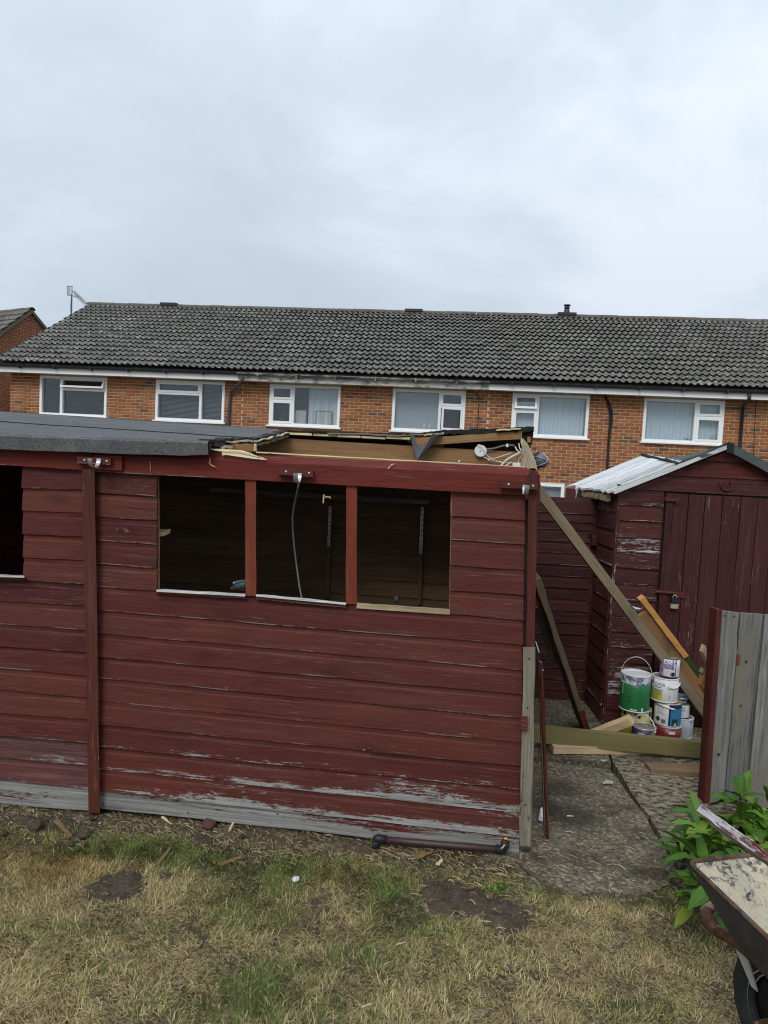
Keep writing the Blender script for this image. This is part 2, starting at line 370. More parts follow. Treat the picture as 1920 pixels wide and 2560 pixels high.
tex_mat('brick', 0.9, f_brick, 0.15)
def f_brick2(m):
    r = m.orand(); p = m.vec('POS', (1, 1, 1), False)
    c = m.ramp(r, (0.0, (0.24, 0.065, 0.035)), (0.5, (0.30, 0.09, 0.05)), (1.0, (0.26, 0.10, 0.055)))
    nz = m.noise(p, 30, 5, 0.6); m.col(m.hsv(c, 0.5, 1.0, m.math('MULTIPLY_ADD', nz, 0.7, 0.5))).bump(nz, 0.4, 0.004)
tex_mat('brick_red', 0.9, f_brick2, 0.15)
def f_mortar(m):
    p = m.vec('POS', (1, 1, 1), False); nz = m.noise(p, 55, 5, 0.65)
    m.col(m.mix(nz, (0.46, 0.36, 0.22), (0.66, 0.54, 0.36))).bump(nz, 0.4, 0.003)
tex_mat('mortar', 0.95, f_mortar, 0.1)
def f_tile(m):
    r = m.orand(); p = m.vec('POS', (1, 1, 1), False); q = m.vec('Object')
    c = m.mix(r, (0.120, 0.114, 0.104), (0.190, 0.181, 0.166))
    nz = m.noise(p, 26, 6, 0.7); mo = m.noise(p, 7, 4, 0.6); bi = m.noise(p, 0.9, 4, 0.6)
    c = m.hsv(c, 0.5, 1.0, m.math('MULTIPLY_ADD', nz, 1.3, 0.35))
    c = m.mix(m.math('MULTIPLY', m.step(mo, 0.50, 0.62), 0.5), c, (0.115, 0.112, 0.09))
    li = m.step(m.math('ADD', m.noise(p, 10, 4, 0.6, 0.8), m.math('MULTIPLY', bi, 0.25)), 0.735, 0.760)
    c = m.mix(li, c, (0.42, 0.42, 0.38))
    ye = m.step(m.math('ADD', m.noise(p, 11, 4, 0.6), m.math('MULTIPLY', m.noise(p, 0.6, 2), 0.4)), 0.90, 0.93)
    c = m.mix(ye, c, (0.34, 0.24, 0.08))
    m.col(c).bump(nz, 0.6, 0.006)
tex_mat('roof_tile', 0.9, f_tile, 0.2)
def f_ridge(m):
    p = m.vec('POS', (1, 1, 1), False); nz = m.noise(p, 18, 6, 0.7)
    c = m.mix(nz, (0.07, 0.065, 0.055), (0.17, 0.15, 0.12))
    c = m.mix(m.step(m.noise(p, 9, 4, 0.6), 0.60, 0.68), c, (0.25, 0.17, 0.06)); m.col(c).bump(nz, 0.6, 0.006)
tex_mat('ridge_tile', 0.9, f_ridge, 0.2)
def f_fasc(m):
    p = m.vec('POS', (1, 1, 3), False); nz = m.step(m.noise(p, 5, 6, 0.7), 0.46, 0.66)
    m.col(m.mix(nz, (0.52, 0.51, 0.48), (0.12, 0.115, 0.105)))
tex_mat('weathered_fascia', 0.7, f_fasc)
def f_wg(m):
    p = m.vec('POS', (1, 1, 6), False); nz = m.step(m.noise(p, 3, 6, 0.7), 0.38, 0.60)
    m.col(m.mix(nz, (0.42, 0.42, 0.40), (0.05, 0.05, 0.05)))
tex_mat('weathered_gutter', 0.6, f_wg)
# glass: mostly clear sheet with real reflection
g = bpy.data.materials.new('window_glass'); g.use_nodes = True; t_ = g.node_tree; t_.nodes.clear()
o_ = t_.nodes.new('ShaderNodeOutputMaterial'); mxs = t_.nodes.new('ShaderNodeMixShader'); tr = t_.nodes.new('ShaderNodeBsdfTransparent'); gl = t_.nodes.new('ShaderNodeBsdfGlossy'); fr = t_.nodes.new('ShaderNodeFresnel')
fr.inputs[0].default_value = 2.5; gl.inputs['Roughness'].default_value = 0.01; tr.inputs[0].default_value = (0.86, 0.89, 0.90, 1)
gg = t_.nodes.new('ShaderNodeNewGeometry'); m1 = t_.nodes.new('ShaderNodeMath'); m1.operation = 'SUBTRACT'; m1.inputs[0].default_value = 1.0; t_.links.new(gg.outputs['Backfacing'], m1.inputs[1]); m2_ = t_.nodes.new('ShaderNodeMath'); m2_.operation = 'MULTIPLY'; t_.links.new(fr.outputs[0], m2_.inputs[0]); t_.links.new(m1.outputs[0], m2_.inputs[1]); t_.links.new(m2_.outputs[0], mxs.inputs[0]); t_.links.new(tr.outputs[0], mxs.inputs[1]); t_.links.new(gl.outputs[0], mxs.inputs[2]); t_.links.new(mxs.outputs[0], o_.inputs[0])
MAT['window_glass'] = g
def f_felt(m):
    p = m.vec('POS', (1, 1, 1), False); fine = m.noise(p, 120, 4, 0.75); st = m.noise(m.vec('POS', (3, 11, 1), False), 1.6, 5, 0.6); sc = m.noise(m.vec('POS', (5, 60, 1), False), 1.0, 5, 0.65)
    c = m.mix(m.math('MULTIPLY_ADD', fine, 2.2, -0.6, True), (0.045, 0.046, 0.049), (0.19, 0.19, 0.195))
    c = m.hsv(c, 0.5, 1.0, m.math('MULTIPLY_ADD', st, 0.9, 0.5))
    c = m.mix(m.math('MULTIPLY', m.step(sc, 0.52, 0.75), 0.4), c, (0.26, 0.265, 0.275))
    m.col(c).bump(fine, 0.7, 0.003)
tex_mat('roof_felt', 0.92, f_felt, 0.2)
def f_felt2(m):
    p = m.vec('POS', (1, 1, 1), False); nz = m.noise(p, 40, 5, 0.7)
    m.col(m.mix(nz, (0.010, 0.010, 0.010), (0.035, 0.034, 0.033))).bump(nz, 0.8, 0.006)
tex_mat('felt_edge', 0.9, f_felt2, 0.2)
def f_felt3(m):
    p = m.vec('POS', (1, 1, 1), False); nz = m.noise(p, 30, 5, 0.7)
    m.col(m.mix(nz, (0.045, 0.06, 0.058), (0.10, 0.125, 0.12))).bump(nz, 0.5, 0.004)
tex_mat('green_felt', 0.85, f_felt3, 0.25)
def f_conc(light):
    def f(m):
        p = m.vec('POS', (1, 1, 1), False)
        ag = m.voro(p, 85, 'F1', 'Color'); agv = m.sep(ag)[0]; agd = m.voro(p, 85)
        mo = m.noise(p, 3.2, 6, 0.65); fi = m.noise(p, 45, 5, 0.7); st = m.noise(p, 1.7, 5, 0.6)
        c = m.ramp(agv, (0.0, (0.10, 0.08, 0.055)), (0.45, (0.165, 0.138, 0.095)), (0.8, (0.23, 0.195, 0.14)), (1.0, (0.36, 0.325, 0.26)))
        c = m.hsv(c, 0.5, 1.0, m.math('MULTIPLY_ADD', fi, 0.8, 0.55))
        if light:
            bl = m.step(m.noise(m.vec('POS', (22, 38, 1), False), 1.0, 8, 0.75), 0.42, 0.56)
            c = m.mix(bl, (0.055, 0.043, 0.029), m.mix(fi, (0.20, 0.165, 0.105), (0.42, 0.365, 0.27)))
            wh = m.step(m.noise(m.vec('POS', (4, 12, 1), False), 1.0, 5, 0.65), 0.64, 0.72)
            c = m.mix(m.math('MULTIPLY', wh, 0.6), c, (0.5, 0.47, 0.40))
        c = m.hsv(c, 0.5, 1.0, m.math('MULTIPLY_ADD', st, 0.9, 0.42))
        da = m.step(mo, 0.50, 0.66)
        c = m.mix(m.math('MULTIPLY', da, 0.7), c, (0.050, 0.040, 0.030))
        X_, Y_, _z = m.sep(p)
        for (u, v, ru, rv, k) in ((1425, 2040, .20, .16, .95), (1400, 1975, .16, .12, .75), (1360, 2010, .08, .18, .7), (1610, 2185, .13, .06, .8), (1345, 2150, .05, .07, .8), (1600, 2090, .10, .10, .5)):
            q = gnd(u, v); dx = m.math('DIVIDE', m.math('SUBTRACT', X_, q.x), ru); dy = m.math('DIVIDE', m.math('SUBTRACT', Y_, q.y), rv)
            rr = m.math('ADD', m.math('SQRT', m.math('ADD', m.math('MULTIPLY', dx, dx), m.math('MULTIPLY', dy, dy))), m.math('MULTIPLY_ADD', mo, 1.2, -0.6))
            c = m.mix(m.math('MULTIPLY', m.math('SUBTRACT', 1.0, m.step(rr, 0.35, 1.1)), k * .85), c, (0.036, 0.030, 0.025))
        m.col(c).bump(m.math('ADD', m.math('MULTIPLY', agd, -1.0), fi), 0.7, 0.006)
    return f
tex_mat('concrete', 0.93, f_conc(False), 0.2)
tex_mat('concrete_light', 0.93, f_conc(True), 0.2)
def f_ground(m):
    p = m.vec('POS', (1, 1, 1), False)
    a = m.noise(p, 14, 6, 0.7); b = m.noise(p, 60, 5, 0.7); bi = m.noise(p, 2.0, 4, 0.6); ag = m.sep(m.voro(p, 70, 'F1', 'Color'))[0]
    c = m.ramp(a, (0.25, (0.050, 0.038, 0.027)), (0.5, (0.105, 0.082, 0.052)), (0.75, (0.19, 0.155, 0.10)))
    c = m.mix(m.math('MULTIPLY', m.step(ag, 0.72, 0.95), 0.55), c, (0.36, 0.31, 0.22))
    c = m.mix(m.math('MULTIPLY', m.step(bi, 0.5, 0.7), 0.4), c, (0.045, 0.036, 0.027))
    c = m.hsv(c, 0.5, 1.0, m.math('MULTIPLY_ADD', b, 0.8, 0.6))
    m.col(c).bump(m.math('ADD', a, b), 0.8, 0.012)
tex_mat('ground', 0.96, f_ground, 0.1)
def f_soil(m):
    p = m.vec('POS', (1, 1, 1), False); a = m.noise(p, 22, 6, 0.7); b = m.noise(p, 80, 4, 0.7)
    m.col(m.mix(m.math('MULTIPLY_ADD', a, 1.8, -0.4, True), (0.030, 0.024, 0.019), (0.145, 0.115, 0.085))).bump(m.math('ADD', a, b), 0.9, 0.012)
tex_mat('soil', 0.96, f_soil, 0.1)
def f_attr(rough):
    def f(m):
        a = m.n('ShaderNodeAttribute'); a.attribute_name = 'Col'; m.col(a.outputs['Color']); m.rough(rough)
        m.b.inputs['Subsurface Weight'].default_value = 0.0
    return f
tex_mat('grass', 0.8, f_attr(0.8), 0.2)
tex_mat('litter', 0.9, f_attr(0.9), 0.2)
def f_leaf(m):
    r = m.orand(); uv = m.vec('UV', (1, 1, 1), False); x, y, _ = m.sep(uv)
    c = m.ramp(r, (0.0, (0.035, 0.095, 0.010)), (0.55, (0.060, 0.150, 0.014)), (0.85, (0.105, 0.210, 0.020)), (1.0, (0.23, 0.28, 0.03)))
    vein = m.math('ABSOLUTE', m.math('SUBTRACT', y, 0.5))
    vl = m.math('SINE', m.math('MULTIPLY', m.math('ADD', m.math('MULTIPLY', x, 1.0), m.math('MULTIPLY', vein, -1.2)), 46))
    mid = m.math('SUBTRACT', 1.0, m.step(vein, 0.012, 0.045))
    c = m.hsv(c, 0.5, 1.0, m.math('MULTIPLY_ADD', m.noise(uv, 7, 4), 0.7, 0.65))
    c = m.mix(m.math('MULTIPLY', mid, 0.5), c, (0.18, 0.27, 0.07))
    c = m.mix(m.math('MULTIPLY', m.step(m.noise(m.vec('UV', (3, 3, 1)), 1.0, 3), 0.62, 0.75), 0.4), c, (0.20, 0.22, 0.04))
    m.col(c).bump(m.math('ADD', m.math('MULTIPLY', vl, 0.3), m.math('MULTIPLY', mid, -1.0)), 0.35, 0.004)
    m.b.inputs['Transmission Weight'].default_value = 0.0
tex_mat('leaf', 0.5, f_leaf, 0.28)
flat('splash_white', (0.36, 0.36, 0.37), 0.85, var=.35, scale=60)
flat('leaf_stem', (0.22, 0.09, 0.05), 0.6)
def f_cream(m):
    p = m.vec('Object', (1, 1, 1), False)
    a = m.noise(p, 26, 6, 0.68, 0.4); b = m.noise(p, 5, 4, 0.6); f = m.noise(p, 110, 4, 0.7)
    z = m.sep(p)[2]
    k = m.step(m.math('ADD', m.math('MULTIPLY', a, 0.7), m.math('MULTIPLY', b, 0.5)), 0.715, 0.735)
    c = m.mix(b, (0.40, 0.345, 0.235), (0.54, 0.48, 0.35))
    c = m.hsv(c, 0.5, 1.0, m.math('MULTIPLY_ADD', f, 0.5, 0.75))
    c = m.mix(m.math('MULTIPLY', m.step(m.noise(p, 9, 5, 0.65), 0.55, 0.72), 0.45), c, (0.30, 0.29, 0.29))
    c = m.mix(m.math('MULTIPLY', m.step(m.noise(p, 95, 5, 0.7), 0.60, 0.66), 0.75), c, (0.10, 0.095, 0.09))
    yy = m.step(m.math('ADD', m.sep(p)[1], m.math('MULTIPLY_ADD', a, 0.5, -0.25)), 0.30, 0.42)
    k = m.math('MAXIMUM', k, m.math('MULTIPLY', yy, m.step(m.noise(p, 48, 6, 0.7, 0.5), 0.50, 0.54)))
    c = m.mix(k, c, (0.055, 0.058, 0.068))
    m.col(c).bump(m.math('MULTIPLY', k, -1.0), 0.4, 0.002)
tex_mat('cream_paint', 0.65, f_cream, 0.35)
def f_rust(c1, c2, c3):
    def f(m):
        p = m.vec('Object', (1, 1, 1), False); a = m.noise(p, 34, 6, 0.7); b = m.noise(p, 12, 4, 0.6)
        c = m.mix(m.step(a, 0.42, 0.58), c1, c2); c = m.mix(m.step(b, 0.52, 0.62), c, c3)
        m.col(c).bump(a, 0.5, 0.003)
    return f
tex_mat('rusty_tube', 0.8, f_rust((0.065, 0.027, 0.014), (0.12, 0.052, 0.026), (0.27, 0.22, 0.14)), 0.3)
tex_mat('rusty_rim', 0.75, f_rust((0.055, 0.035, 0.03), (0.14, 0.075, 0.05), (0.09, 0.09, 0.10)), 0.3)
tex_mat('dark_steel', 0.6, f_rust((0.030, 0.032, 0.036), (0.05, 0.052, 0.056), (0.075, 0.06, 0.05)), 0.4)
# ------------------------------------------------------------------ ground
def hgt(x, y):
    h = 0.0
    if y < 4.2:
        h += 0.010 * mnoise.noise(V((x * 2.2, y * 2.2, 0))) + 0.007 * mnoise.noise(V((x * 9, y * 9, 3.1)))
    if x > 0.72 and 3.05 < y < 6.0: h -= 0.05
    if y > 7.0: h -= 1.1 * min(1.0, (y - 7.0) / 2.5)
    return h - 0.006
xs = [-400, -120, -40, -15, -6, -4] + list(np.arange(-2.8, 2.6, 0.045)) + [4, 6, 12, 15, 40, 120, 400]
ys = [-60, -10, -2, 0.2] + list(np.arange(0.9, 4.2, 0.045)) + [4.5, 5.5, 7.0, 7.8, 8.6, 9.5, 14, 30, 80, 300, 900]
mb = MB(); mb.grid([[V((x, y, hgt(x, y))) for x in xs] for y in ys])
gr = mb.build('ground', 'ground', smooth=True); tag(gr, None, None, kind='structure')

# ------------------------------------------------------------------ concrete yard: three slabs with open joints between them
def slab(name, pix, mat, h=0.016):
    top = [gnd(u, v, h) for u, v in pix]; mb = MB(); bot = [p - V((0, 0, 0.12)) for p in top]
    mb.strip([bot, top]); o = mb.build(name, mat); tag(o, None, None, kind='structure'); return o
slab('concrete_slab', [(1040, 1914), (1190, 1907), (1335, 1902), (1420, 1912), (1524, 1924), (1546, 1948), (1570, 1985), (1590, 2010), (1614, 2040), (1630, 2075), (1650, 2102), (1690, 2170), (1668, 2212), (1600, 2240), (1520, 2228), (1440, 2236), (1370, 2205), (1322, 2182), (1290, 2150), (1180, 2120), (1060, 2105)], 'concrete', 0.0045)
slab('concrete_slab', [(1040, 1700), (1250, 1700), (1490, 1700), (1500, 1785), (1510, 1850), (1528, 1908), (1420, 1898), (1335, 1888), (1190, 1893), (1040, 1899)], 'concrete', 0.012)
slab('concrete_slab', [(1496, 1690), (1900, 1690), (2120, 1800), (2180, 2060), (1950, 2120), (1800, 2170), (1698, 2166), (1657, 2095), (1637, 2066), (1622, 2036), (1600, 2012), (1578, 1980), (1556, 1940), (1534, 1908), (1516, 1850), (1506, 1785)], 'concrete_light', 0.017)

# ------------------------------------------------------------------ terrace of houses
HA = V((-9.436, 17.8, 0)); HB = V((6.592, 16.0, 0)); hx = (HB - HA).normalized(); hn = V((hx.y, -hx.x, 0))
def hw(x, z, off=0.0): return HA + hx * x + UP * z + hn * off
def prj(P):
    q = V(P) - CAM; d = q.dot(CF); return 960 + FPX * q.dot(CR) / d, 1280 - FPX * q.dot(CU) / d
HBASE = -1.1
Z0, Z1, ZS = 2.475, 3.44, 3.47           # sill, head, soffit
EAV_OFF, EAV_Z, RID_OFF, RID_Z, SHEAR = 0.45, 3.665, -4.5, 6.13, -0.36
def roof_axes():
    d = hn * (RID_OFF - EAV_OFF) + UP * (RID_Z - EAV_Z) + hx * SHEAR
    L = d.length; ey = d.normalized(); ez = hx.cross(ey).normalized()
    return ey, ez, L
rey, rez, RL = roof_axes()
# one interlocking double-roll tile (x across, y up the slope)
def tile_mesh(w=0.30, L=0.40):
    mb = MB(); xs_ = [i / 16 * w for i in range(17)]
    def pr(x):
        t = (x / (w / 2)) % 1.0
        c = math.cos((t - 0.66 - 0.06 * math.sin(t * 2 * math.pi)) * 2 * math.pi); return 0.019 * (1 + c) + 0.010 * max(0.0, c)
    top0 = [V((x, 0, pr(x) + 0.056)) for x in xs_]; top1 = [V((x, L, pr(x) + 0.002)) for x in xs_]
    bot0 = [V((x, 0.075, pr(x) * .8 + 0.012)) for x in xs_]
    mb.grid([bot0, top0, top1]); return mb.mesh('tile', False)
TILE = tile_mesh(); TILE.materials.append(MAT['roof_tile'])
def brick_mesh():
    mb = MB(); x, z, b = 0.1045, 0.0295, 0.003
    f = [V((-x + b, -0.012, -z + b)), V((x - b, -0.012, -z + b)), V((x - b, -0.012, z - b)), V((-x + b, -0.012, z - b))]
    m_ = [V((-x, -0.008, -z)), V((x, -0.008, -z)), V((x, -0.008, z)), V((-x, -0.008, z))]
    k = [V((p.x, 0.03, p.z)) for p in m_]
    mb.strip([k, m_, f], True, True); return mb.mesh('brick')
BRICK = brick_mesh(); BRICK.materials.append(MAT['brick'])
def mat_axes(o, ex, ey, ez, sx=1.0):
    return Matrix(((ex.x * sx, ey.x, ez.x, o.x), (ex.y * sx, ey.y, ez.y, o.y), (ex.z * sx, ey.z, ez.z, o.z), (0, 0, 0, 1)))
def brickwork(wallobj, O, ex, n, x0, x1, z0, z1, holes, mesh, matname, limit=300, topf=None, visf=None):
    """stretcher-bond bricks on the plane through O; holes = (xa, xb, za, zb)"""
    inward = -n; items = []; k0 = int(math.floor((z0 + 2) / 0.075)); z = k0 * 0.075 - 2 + 0.0375
    row = k0
    while z < z1 - 0.03:
        iv = [(x0, x1)]
        for a, b, c, d in holes:
            if c - 0.03 < z < d + 0.02:
                iv = [q for p, r in iv for q in ((p, min(r, a)), (max(p, b), r)) if q[1] - q[0] > 0.03]
        for p, r in iv:
            i = math.floor((p - 1) / 0.225) - 1
            while True:
                a = i * 0.225 + (0.1125 if row % 2 else 0) + 0.005; b = a + 0.215; i += 1
                if a > r: break
                a2, b2 = max(a, p + 0.004), min(b, r - 0.004)
                if b2 - a2 < 0.035: continue
                if topf and z > topf((a2 + b2) / 2) - 0.05: continue
                items.append(((a2 + b2) / 2, z, (b2 - a2) / 0.215))
        z += 0.075; row += 1
    def key(it):
        P = O + ex * it[0] + UP * it[1]; u, v = prj(P)
        return (0 if (visf(u, v) if visf else True) else 1, -it[1])
    items.sort(key=key)
    rest = MB()
    for j, (x, z, s) in enumerate(items):
        P = O + ex * x + UP * z + n * rnd.uniform(-0.0015, 0.002)
        mt = mat_axes(P, ex, inward, UP, s)
        u, v = prj(P)
        if j < limit and (visf is None or visf(u, v)) and -60 < u < 1980:
            link('brick', mesh, None, wallobj, mt)
        else:
            b0 = len(rest.v); rest.v += [tuple(mt @ q.co) for q in mesh.vertices]
            for f in mesh.polygons: rest.f.append(tuple(b0 + i for i in f.vertices)); rest.uv.append([(0, 0)] * len(f.vertices)); rest.mi.append(0)
    if rest.f:
        o = rest.build('brick_rest', matname, wallobj); o['kind'] = 'stuff'
def wall_panel(name, O, ex, n, x0, x1, z0, z1, holes, mat, parent):
    """mortar face with openings, plus reveals"""
    X = sorted({x0, x1} | {h[0] for h in holes} | {h[1] for h in holes}); Z = sorted({z0, z1} | {h[2] for h in holes} | {h[3] for h in holes}); mb = MB()
    P = lambda x, z, o=0: O + ex * x + UP * z + n * o
    for a, b in zip(X, X[1:]):
        for c, d in zip(Z, Z[1:]):
            if any(h[0] <= a and b <= h[1] and h[2] <= c and d <= h[3] for h in holes): continue
            mb.face([P(a, c), P(b, c), P(b, d), P(a, d)])
    for a, b, c, d in holes:
        for q in (((a, c), (b, c)), ((b, c), (b, d)), ((b, d), (a, d)), ((a, d), (a, c))):
            mb.face([P(*q[0]), P(*q[1]), P(*q[1], -0.14), P(*q[0], -0.14)])
    return mb.build(name, mat, parent)
def bar(mb, x0, x1, z0, z1, o0, o1, tr=hw):
    mb.strip([[tr(x, z0, o0), tr(x, z1, o0), tr(x, z1, o1), tr(x, z0, o1)] for x in (x0, x1)])
def frame4(mb, x0, x1, z0, z1, t, o0, o1, tr=hw):
    bar(mb, x0, x1, z0, z0 + t, o0, o1, tr); bar(mb, x0, x1, z1 - t, z1, o0, o1, tr)
    bar(mb, x0, x0 + t, z0 + t, z1 - t, o0, o1, tr); bar(mb, x1 - t, x1, z0 + t, z1 - t, o0, o1, tr)
def pane(win, x0, x1, z0, z1, o=-0.05, tr=hw):
    mb = MB(); mb.strip([[tr(x0, z0, o), tr(x1, z0, o), tr(x1, z1, o), tr(x0, z1, o)], [tr(x0, z0, o - .006), tr(x1, z0, o - .006), tr(x1, z1, o - .006), tr(x0, z1, o - .006)]]); return mb.build('pane', 'window_glass', win)
def sash(win, x0, x1, z0, z1, tilt=0.0, swing=0.0, t=0.05):
    """an opening light: frame and its pane; tilt = hinged at the head, swing = hinged at the right"""
    c, s = math.cos(tilt), math.sin(tilt); c2, s2 = math.cos(swing), math.sin(swing)
    def tr(x, z, o):
        if tilt: dz = z - z1; return hw(x, z1 + dz * c - (o) * s * 0, o - dz * s)
        if swing: dx = x - x1; return hw(x1 + dx * c2, z, o - dx * s2)
        return hw(x, z, o)
    mb = MB(); frame4(mb, x0, x1, z0, z1, t, -0.04, 0.026, tr); o = mb.build('sash', 'upvc', win)
    pane(win, x0 + t, x1 - t, z0 + t, z1 - t, -0.02, tr); return o
def curtain(win, x0, x1, z0, z1, mat='net_curtain', amp=0.018, off=-0.16, per=0.085):
    n = int((x1 - x0) / 0.012); r0 = []; r1 = []; rm = []
    for i in range(n + 1):
        x = lerp(x0, x1, i / n); a = amp * math.sin(2 * math.pi * x / per + 1.5 * math.sin(x * 5)) + 0.01 * math.sin(x * 31)
        r1.append(hw(x, z1, off + a)); rm.append(hw(x, z0 + 0.16 + 0.012 * abs(math.sin(x * 42)), off + a)); r0.append(hw(x, z0, off + a * 1.25))
    mb = MB(); mb.grid([r0, rm, r1]); return mb.build('curtain', mat, win, True)
def room(win, x0, x1, z0, z1, mat, d=0.75, f=-0.11):
    mb = MB(); a, b, c, e_ = (x0, z0), (x1, z0), (x1, z1), (x0, z1); q = [a, b, c, e_]
    for (p, r) in zip(q, q[1:] + q[:1]): mb.face([hw(*p, f), hw(*r, f), hw(*r, -d), hw(*p, -d)])
    mb.face([hw(*p, -d) for p in q]); return mb.build('room_lining', mat, win)
def blind(win, x0, x1, z0, z1, mat, pitch=0.030, off=-0.15, ang=0.9):
    mb = MB(); z = z0 + 0.02
    while z < z1:
        h = 0.011
        mb.face([hw(x0, z - h * math.sin(ang), off + h * math.cos(ang)), hw(x1, z - h * math.sin(ang), off + h * math.cos(ang)), hw(x1, z + h * math.sin(ang), off - h * math.cos(ang)), hw(x0, z + h * math.sin(ang), off - h * math.cos(ang))]); z += pitch
    o = mb.build('blind_slats', mat, win); o['kind'] = 'stuff'; return o
def window(h, x0, x1, style):
    F = 0.062; mb = MB(); frame4(mb, x0, x1, Z0, Z1, F, -0.10, 0.016); w_ = x1 - x0
    big_left = style in (2, 4, 6); m = x0 + w_ * (0.655 if big_left else 0.335)
    if style == 1: m = x0 + w_ * 0.325
    bar(mb, m - F / 2, m + F / 2, Z0 + F, Z1 - F, -0.10, 0.014)
    n0, n1 = (m + F / 2, x1 - F) if big_left else (x0 + F, m - F / 2)      # the narrow light
    b0, b1 = (x0 + F, m - F / 2) if big_left else (m + F / 2, x1 - F)
    zt = Z0 + (Z1 - Z0) * 0.62
    tw = (b0, b1) if style in (1, 2) else (n0, n1)
    zt = Z0 + (Z1 - Z0) * (0.68 if style in (1, 2) else 0.62)
    bar(mb, tw[0], tw[1], zt - F / 2, zt + F / 2, -0.10, 0.012)
    win = mb.build('window', 'upvc', h)
    top = (tw[0] - 0.012, tw[1] + 0.012, zt + F / 2 - 0.012, Z1 - F + 0.012); low = (tw[0], tw[1], Z0 + F, zt - F / 2)
    sash(win, *top, tilt={1: 0.42, 5: 0.22}.get(style, 0.0))
    if style in (3, 6): sash(win, low[0] - 0.01, low[1] + 0.01, low[2] - 0.01, low[3] + 0.01)
    elif style == 4: sash(win, low[0] - 0.01, low[1] + 0.01, low[2] - 0.01, low[3] + 0.01, swing=0.38)
    elif style == 5: sash(win, low[0] - 0.01, low[1] + 0.01, low[2] - 0.01, low[3] + 0.01)
    else: pane(win, *low)
    other = (b0, b1) if tw == (n0, n1) else (n0, n1)
    pane(win, other[0], other[1], Z0 + F, Z1 - F)
    mb = MB(); bar(mb, x0 - 0.05, x1 + 0.05, Z0 - 0.035, Z0 - 0.002, -0.09, 0.075); mb.build('sill', 'upvc', win)
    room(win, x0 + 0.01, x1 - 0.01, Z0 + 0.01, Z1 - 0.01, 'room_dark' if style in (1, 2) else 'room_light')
    a, b = Z0 + F, Z1 - F
    if style == 1: blind(win, x0 + F, x1 - F, a, b - 0.05, 'gutter_black')
    if style == 2: blind(win, x0 + F, x1 - F, a, b, 'blind_slat', ang=0.5)
    if style == 3:
        curtain(win, b0 + (b1 - b0) * 0.30, b1, a, b, amp=0.03, per=0.19)
        for c, wd, hh in ((b0 + 0.13, 0.30, 0.34), (b0 + 0.70, 0.40, 0.33)):
            m2 = MB(); frame4(m2, c - wd / 2, c + wd / 2, a, a + hh, 0.02, -0.145, -0.125); pf = m2.build('picture_frame', 'picture_frame', win)
            m2 = MB(); bar(m2, c - wd / 2 + .021, c + wd / 2 - .021, a + .021, a + hh - .021, -0.142, -0.132); m2.build('picture_mount', 'picture_mount', win)
        m2 = MB(); m2.tube([hw(n0 + 0.20, a + 0.45, -0.15), hw(n0 + .27, a + .32, -.15), hw(n0 + .26, a + .18, -.15), hw(n0 + .16, a + .08, -.15), hw(n0 + .14, a, -.15)], 0.012, 6); m2.build('ornament', 'lead_grey', win, True)
    if style == 4:
        m2 = MB(); bar(m2, b0 - .02, b1 + .02, a, b, -0.135, -0.128); m2.build('roller_blind', 'blind_pale', win)
        for c in (b0 + .70, b0 + .83): m2 = MB(); m2.lathe([(0.035, 0), (0.04, 0.05), (0.03, 0.10), (0.02, 0.13)], hw(c, a, -0.10), 10); m2.build('ornament', 'white_plastic', win, True)
    if style in (5, 6): curtain(win, x0 + F, x1 - F, a, b)
    if style == 6:
        m2 = MB(); m2.lathe([(0.04, 0), (0.045, 0.09), (0.04, 0.17)], hw(n1 - 0.09, a, -0.10), 10); m2.build('ornament', 'picture_mount', win, True)
        m2 = MB(); m2.tube([hw(b0 + .88, a + .05, -.1), hw(b0 + .96, a + .02, -.1), hw(b0 + 1.05, a + .015, -.1)], 0.009, 6); m2.build('ornament', 'black_plastic', win)
    return win
def tiles(roof, O, ex, ey, ez, x0, ncols, nrows, gauge, tw=0.30):
    for r in range(nrows):
        for c in range(ncols):
            p = O + ex * (x0 + c * tw + rnd.uniform(-.002, .002)) + ey * (r * gauge + rnd.uniform(-.006, .006)) + ez * rnd.uniform(-0.003, 0.004)
            if rnd.random() < .03: p = p + ez * rnd.uniform(.006, .016) - ey * rnd.uniform(.0, .03)
            sk = ex * rnd.gauss(0, .006); sg = ez * (.012 * mnoise.noise(V((c * .13 + x0, r * .2, 4.0))))
            link('tile', TILE, None, roof, mat_axes(p + sg, ex, (ey + sk).normalized(), ez, tw / 0.30 * 1.01))
def ridge_tiles(roof, A, B, n, r=0.12, drop=-0.02):
    me = None; d = (B - A).normalized(); L = (B - A).length / n; side = V((-d.y, d.x, 0)); ez = d.cross(side)
    mb = MB(); rings = []
    for k in range(9):
        a = math.pi * (k / 8)
        rings.append([V((0, math.cos(a) * r, math.sin(a) * r * 0.85)), V((L - 0.012, math.cos(a) * r, math.sin(a) * r * 0.85)), V((L - 0.012, math.cos(a) * (r - .02), math.sin(a) * (r - .02) * 0.85)), V((0, math.cos(a) * (r - .02), math.sin(a) * (r - .02) * 0.85))])
    mb.strip(rings, True, True); me = mb.mesh('ridge_tile', False); me.materials.append(MAT['ridge_tile'])
    for i in range(n):
        p = A + d * (L * i) + UP * (drop + rnd.uniform(-.006, .006)); link('ridge_tile', me, None, roof, mat_axes(p, d, side, UP))
def vis_wall(u, v):
    if u < 530: return v < 1032 + 0.066 * u
    if u < 1340: return v < 1083
    if u < 1420: return v < 1250
    return v < 1235 - (u - 1420) * 0.42 if u < 1610 else v < 1150
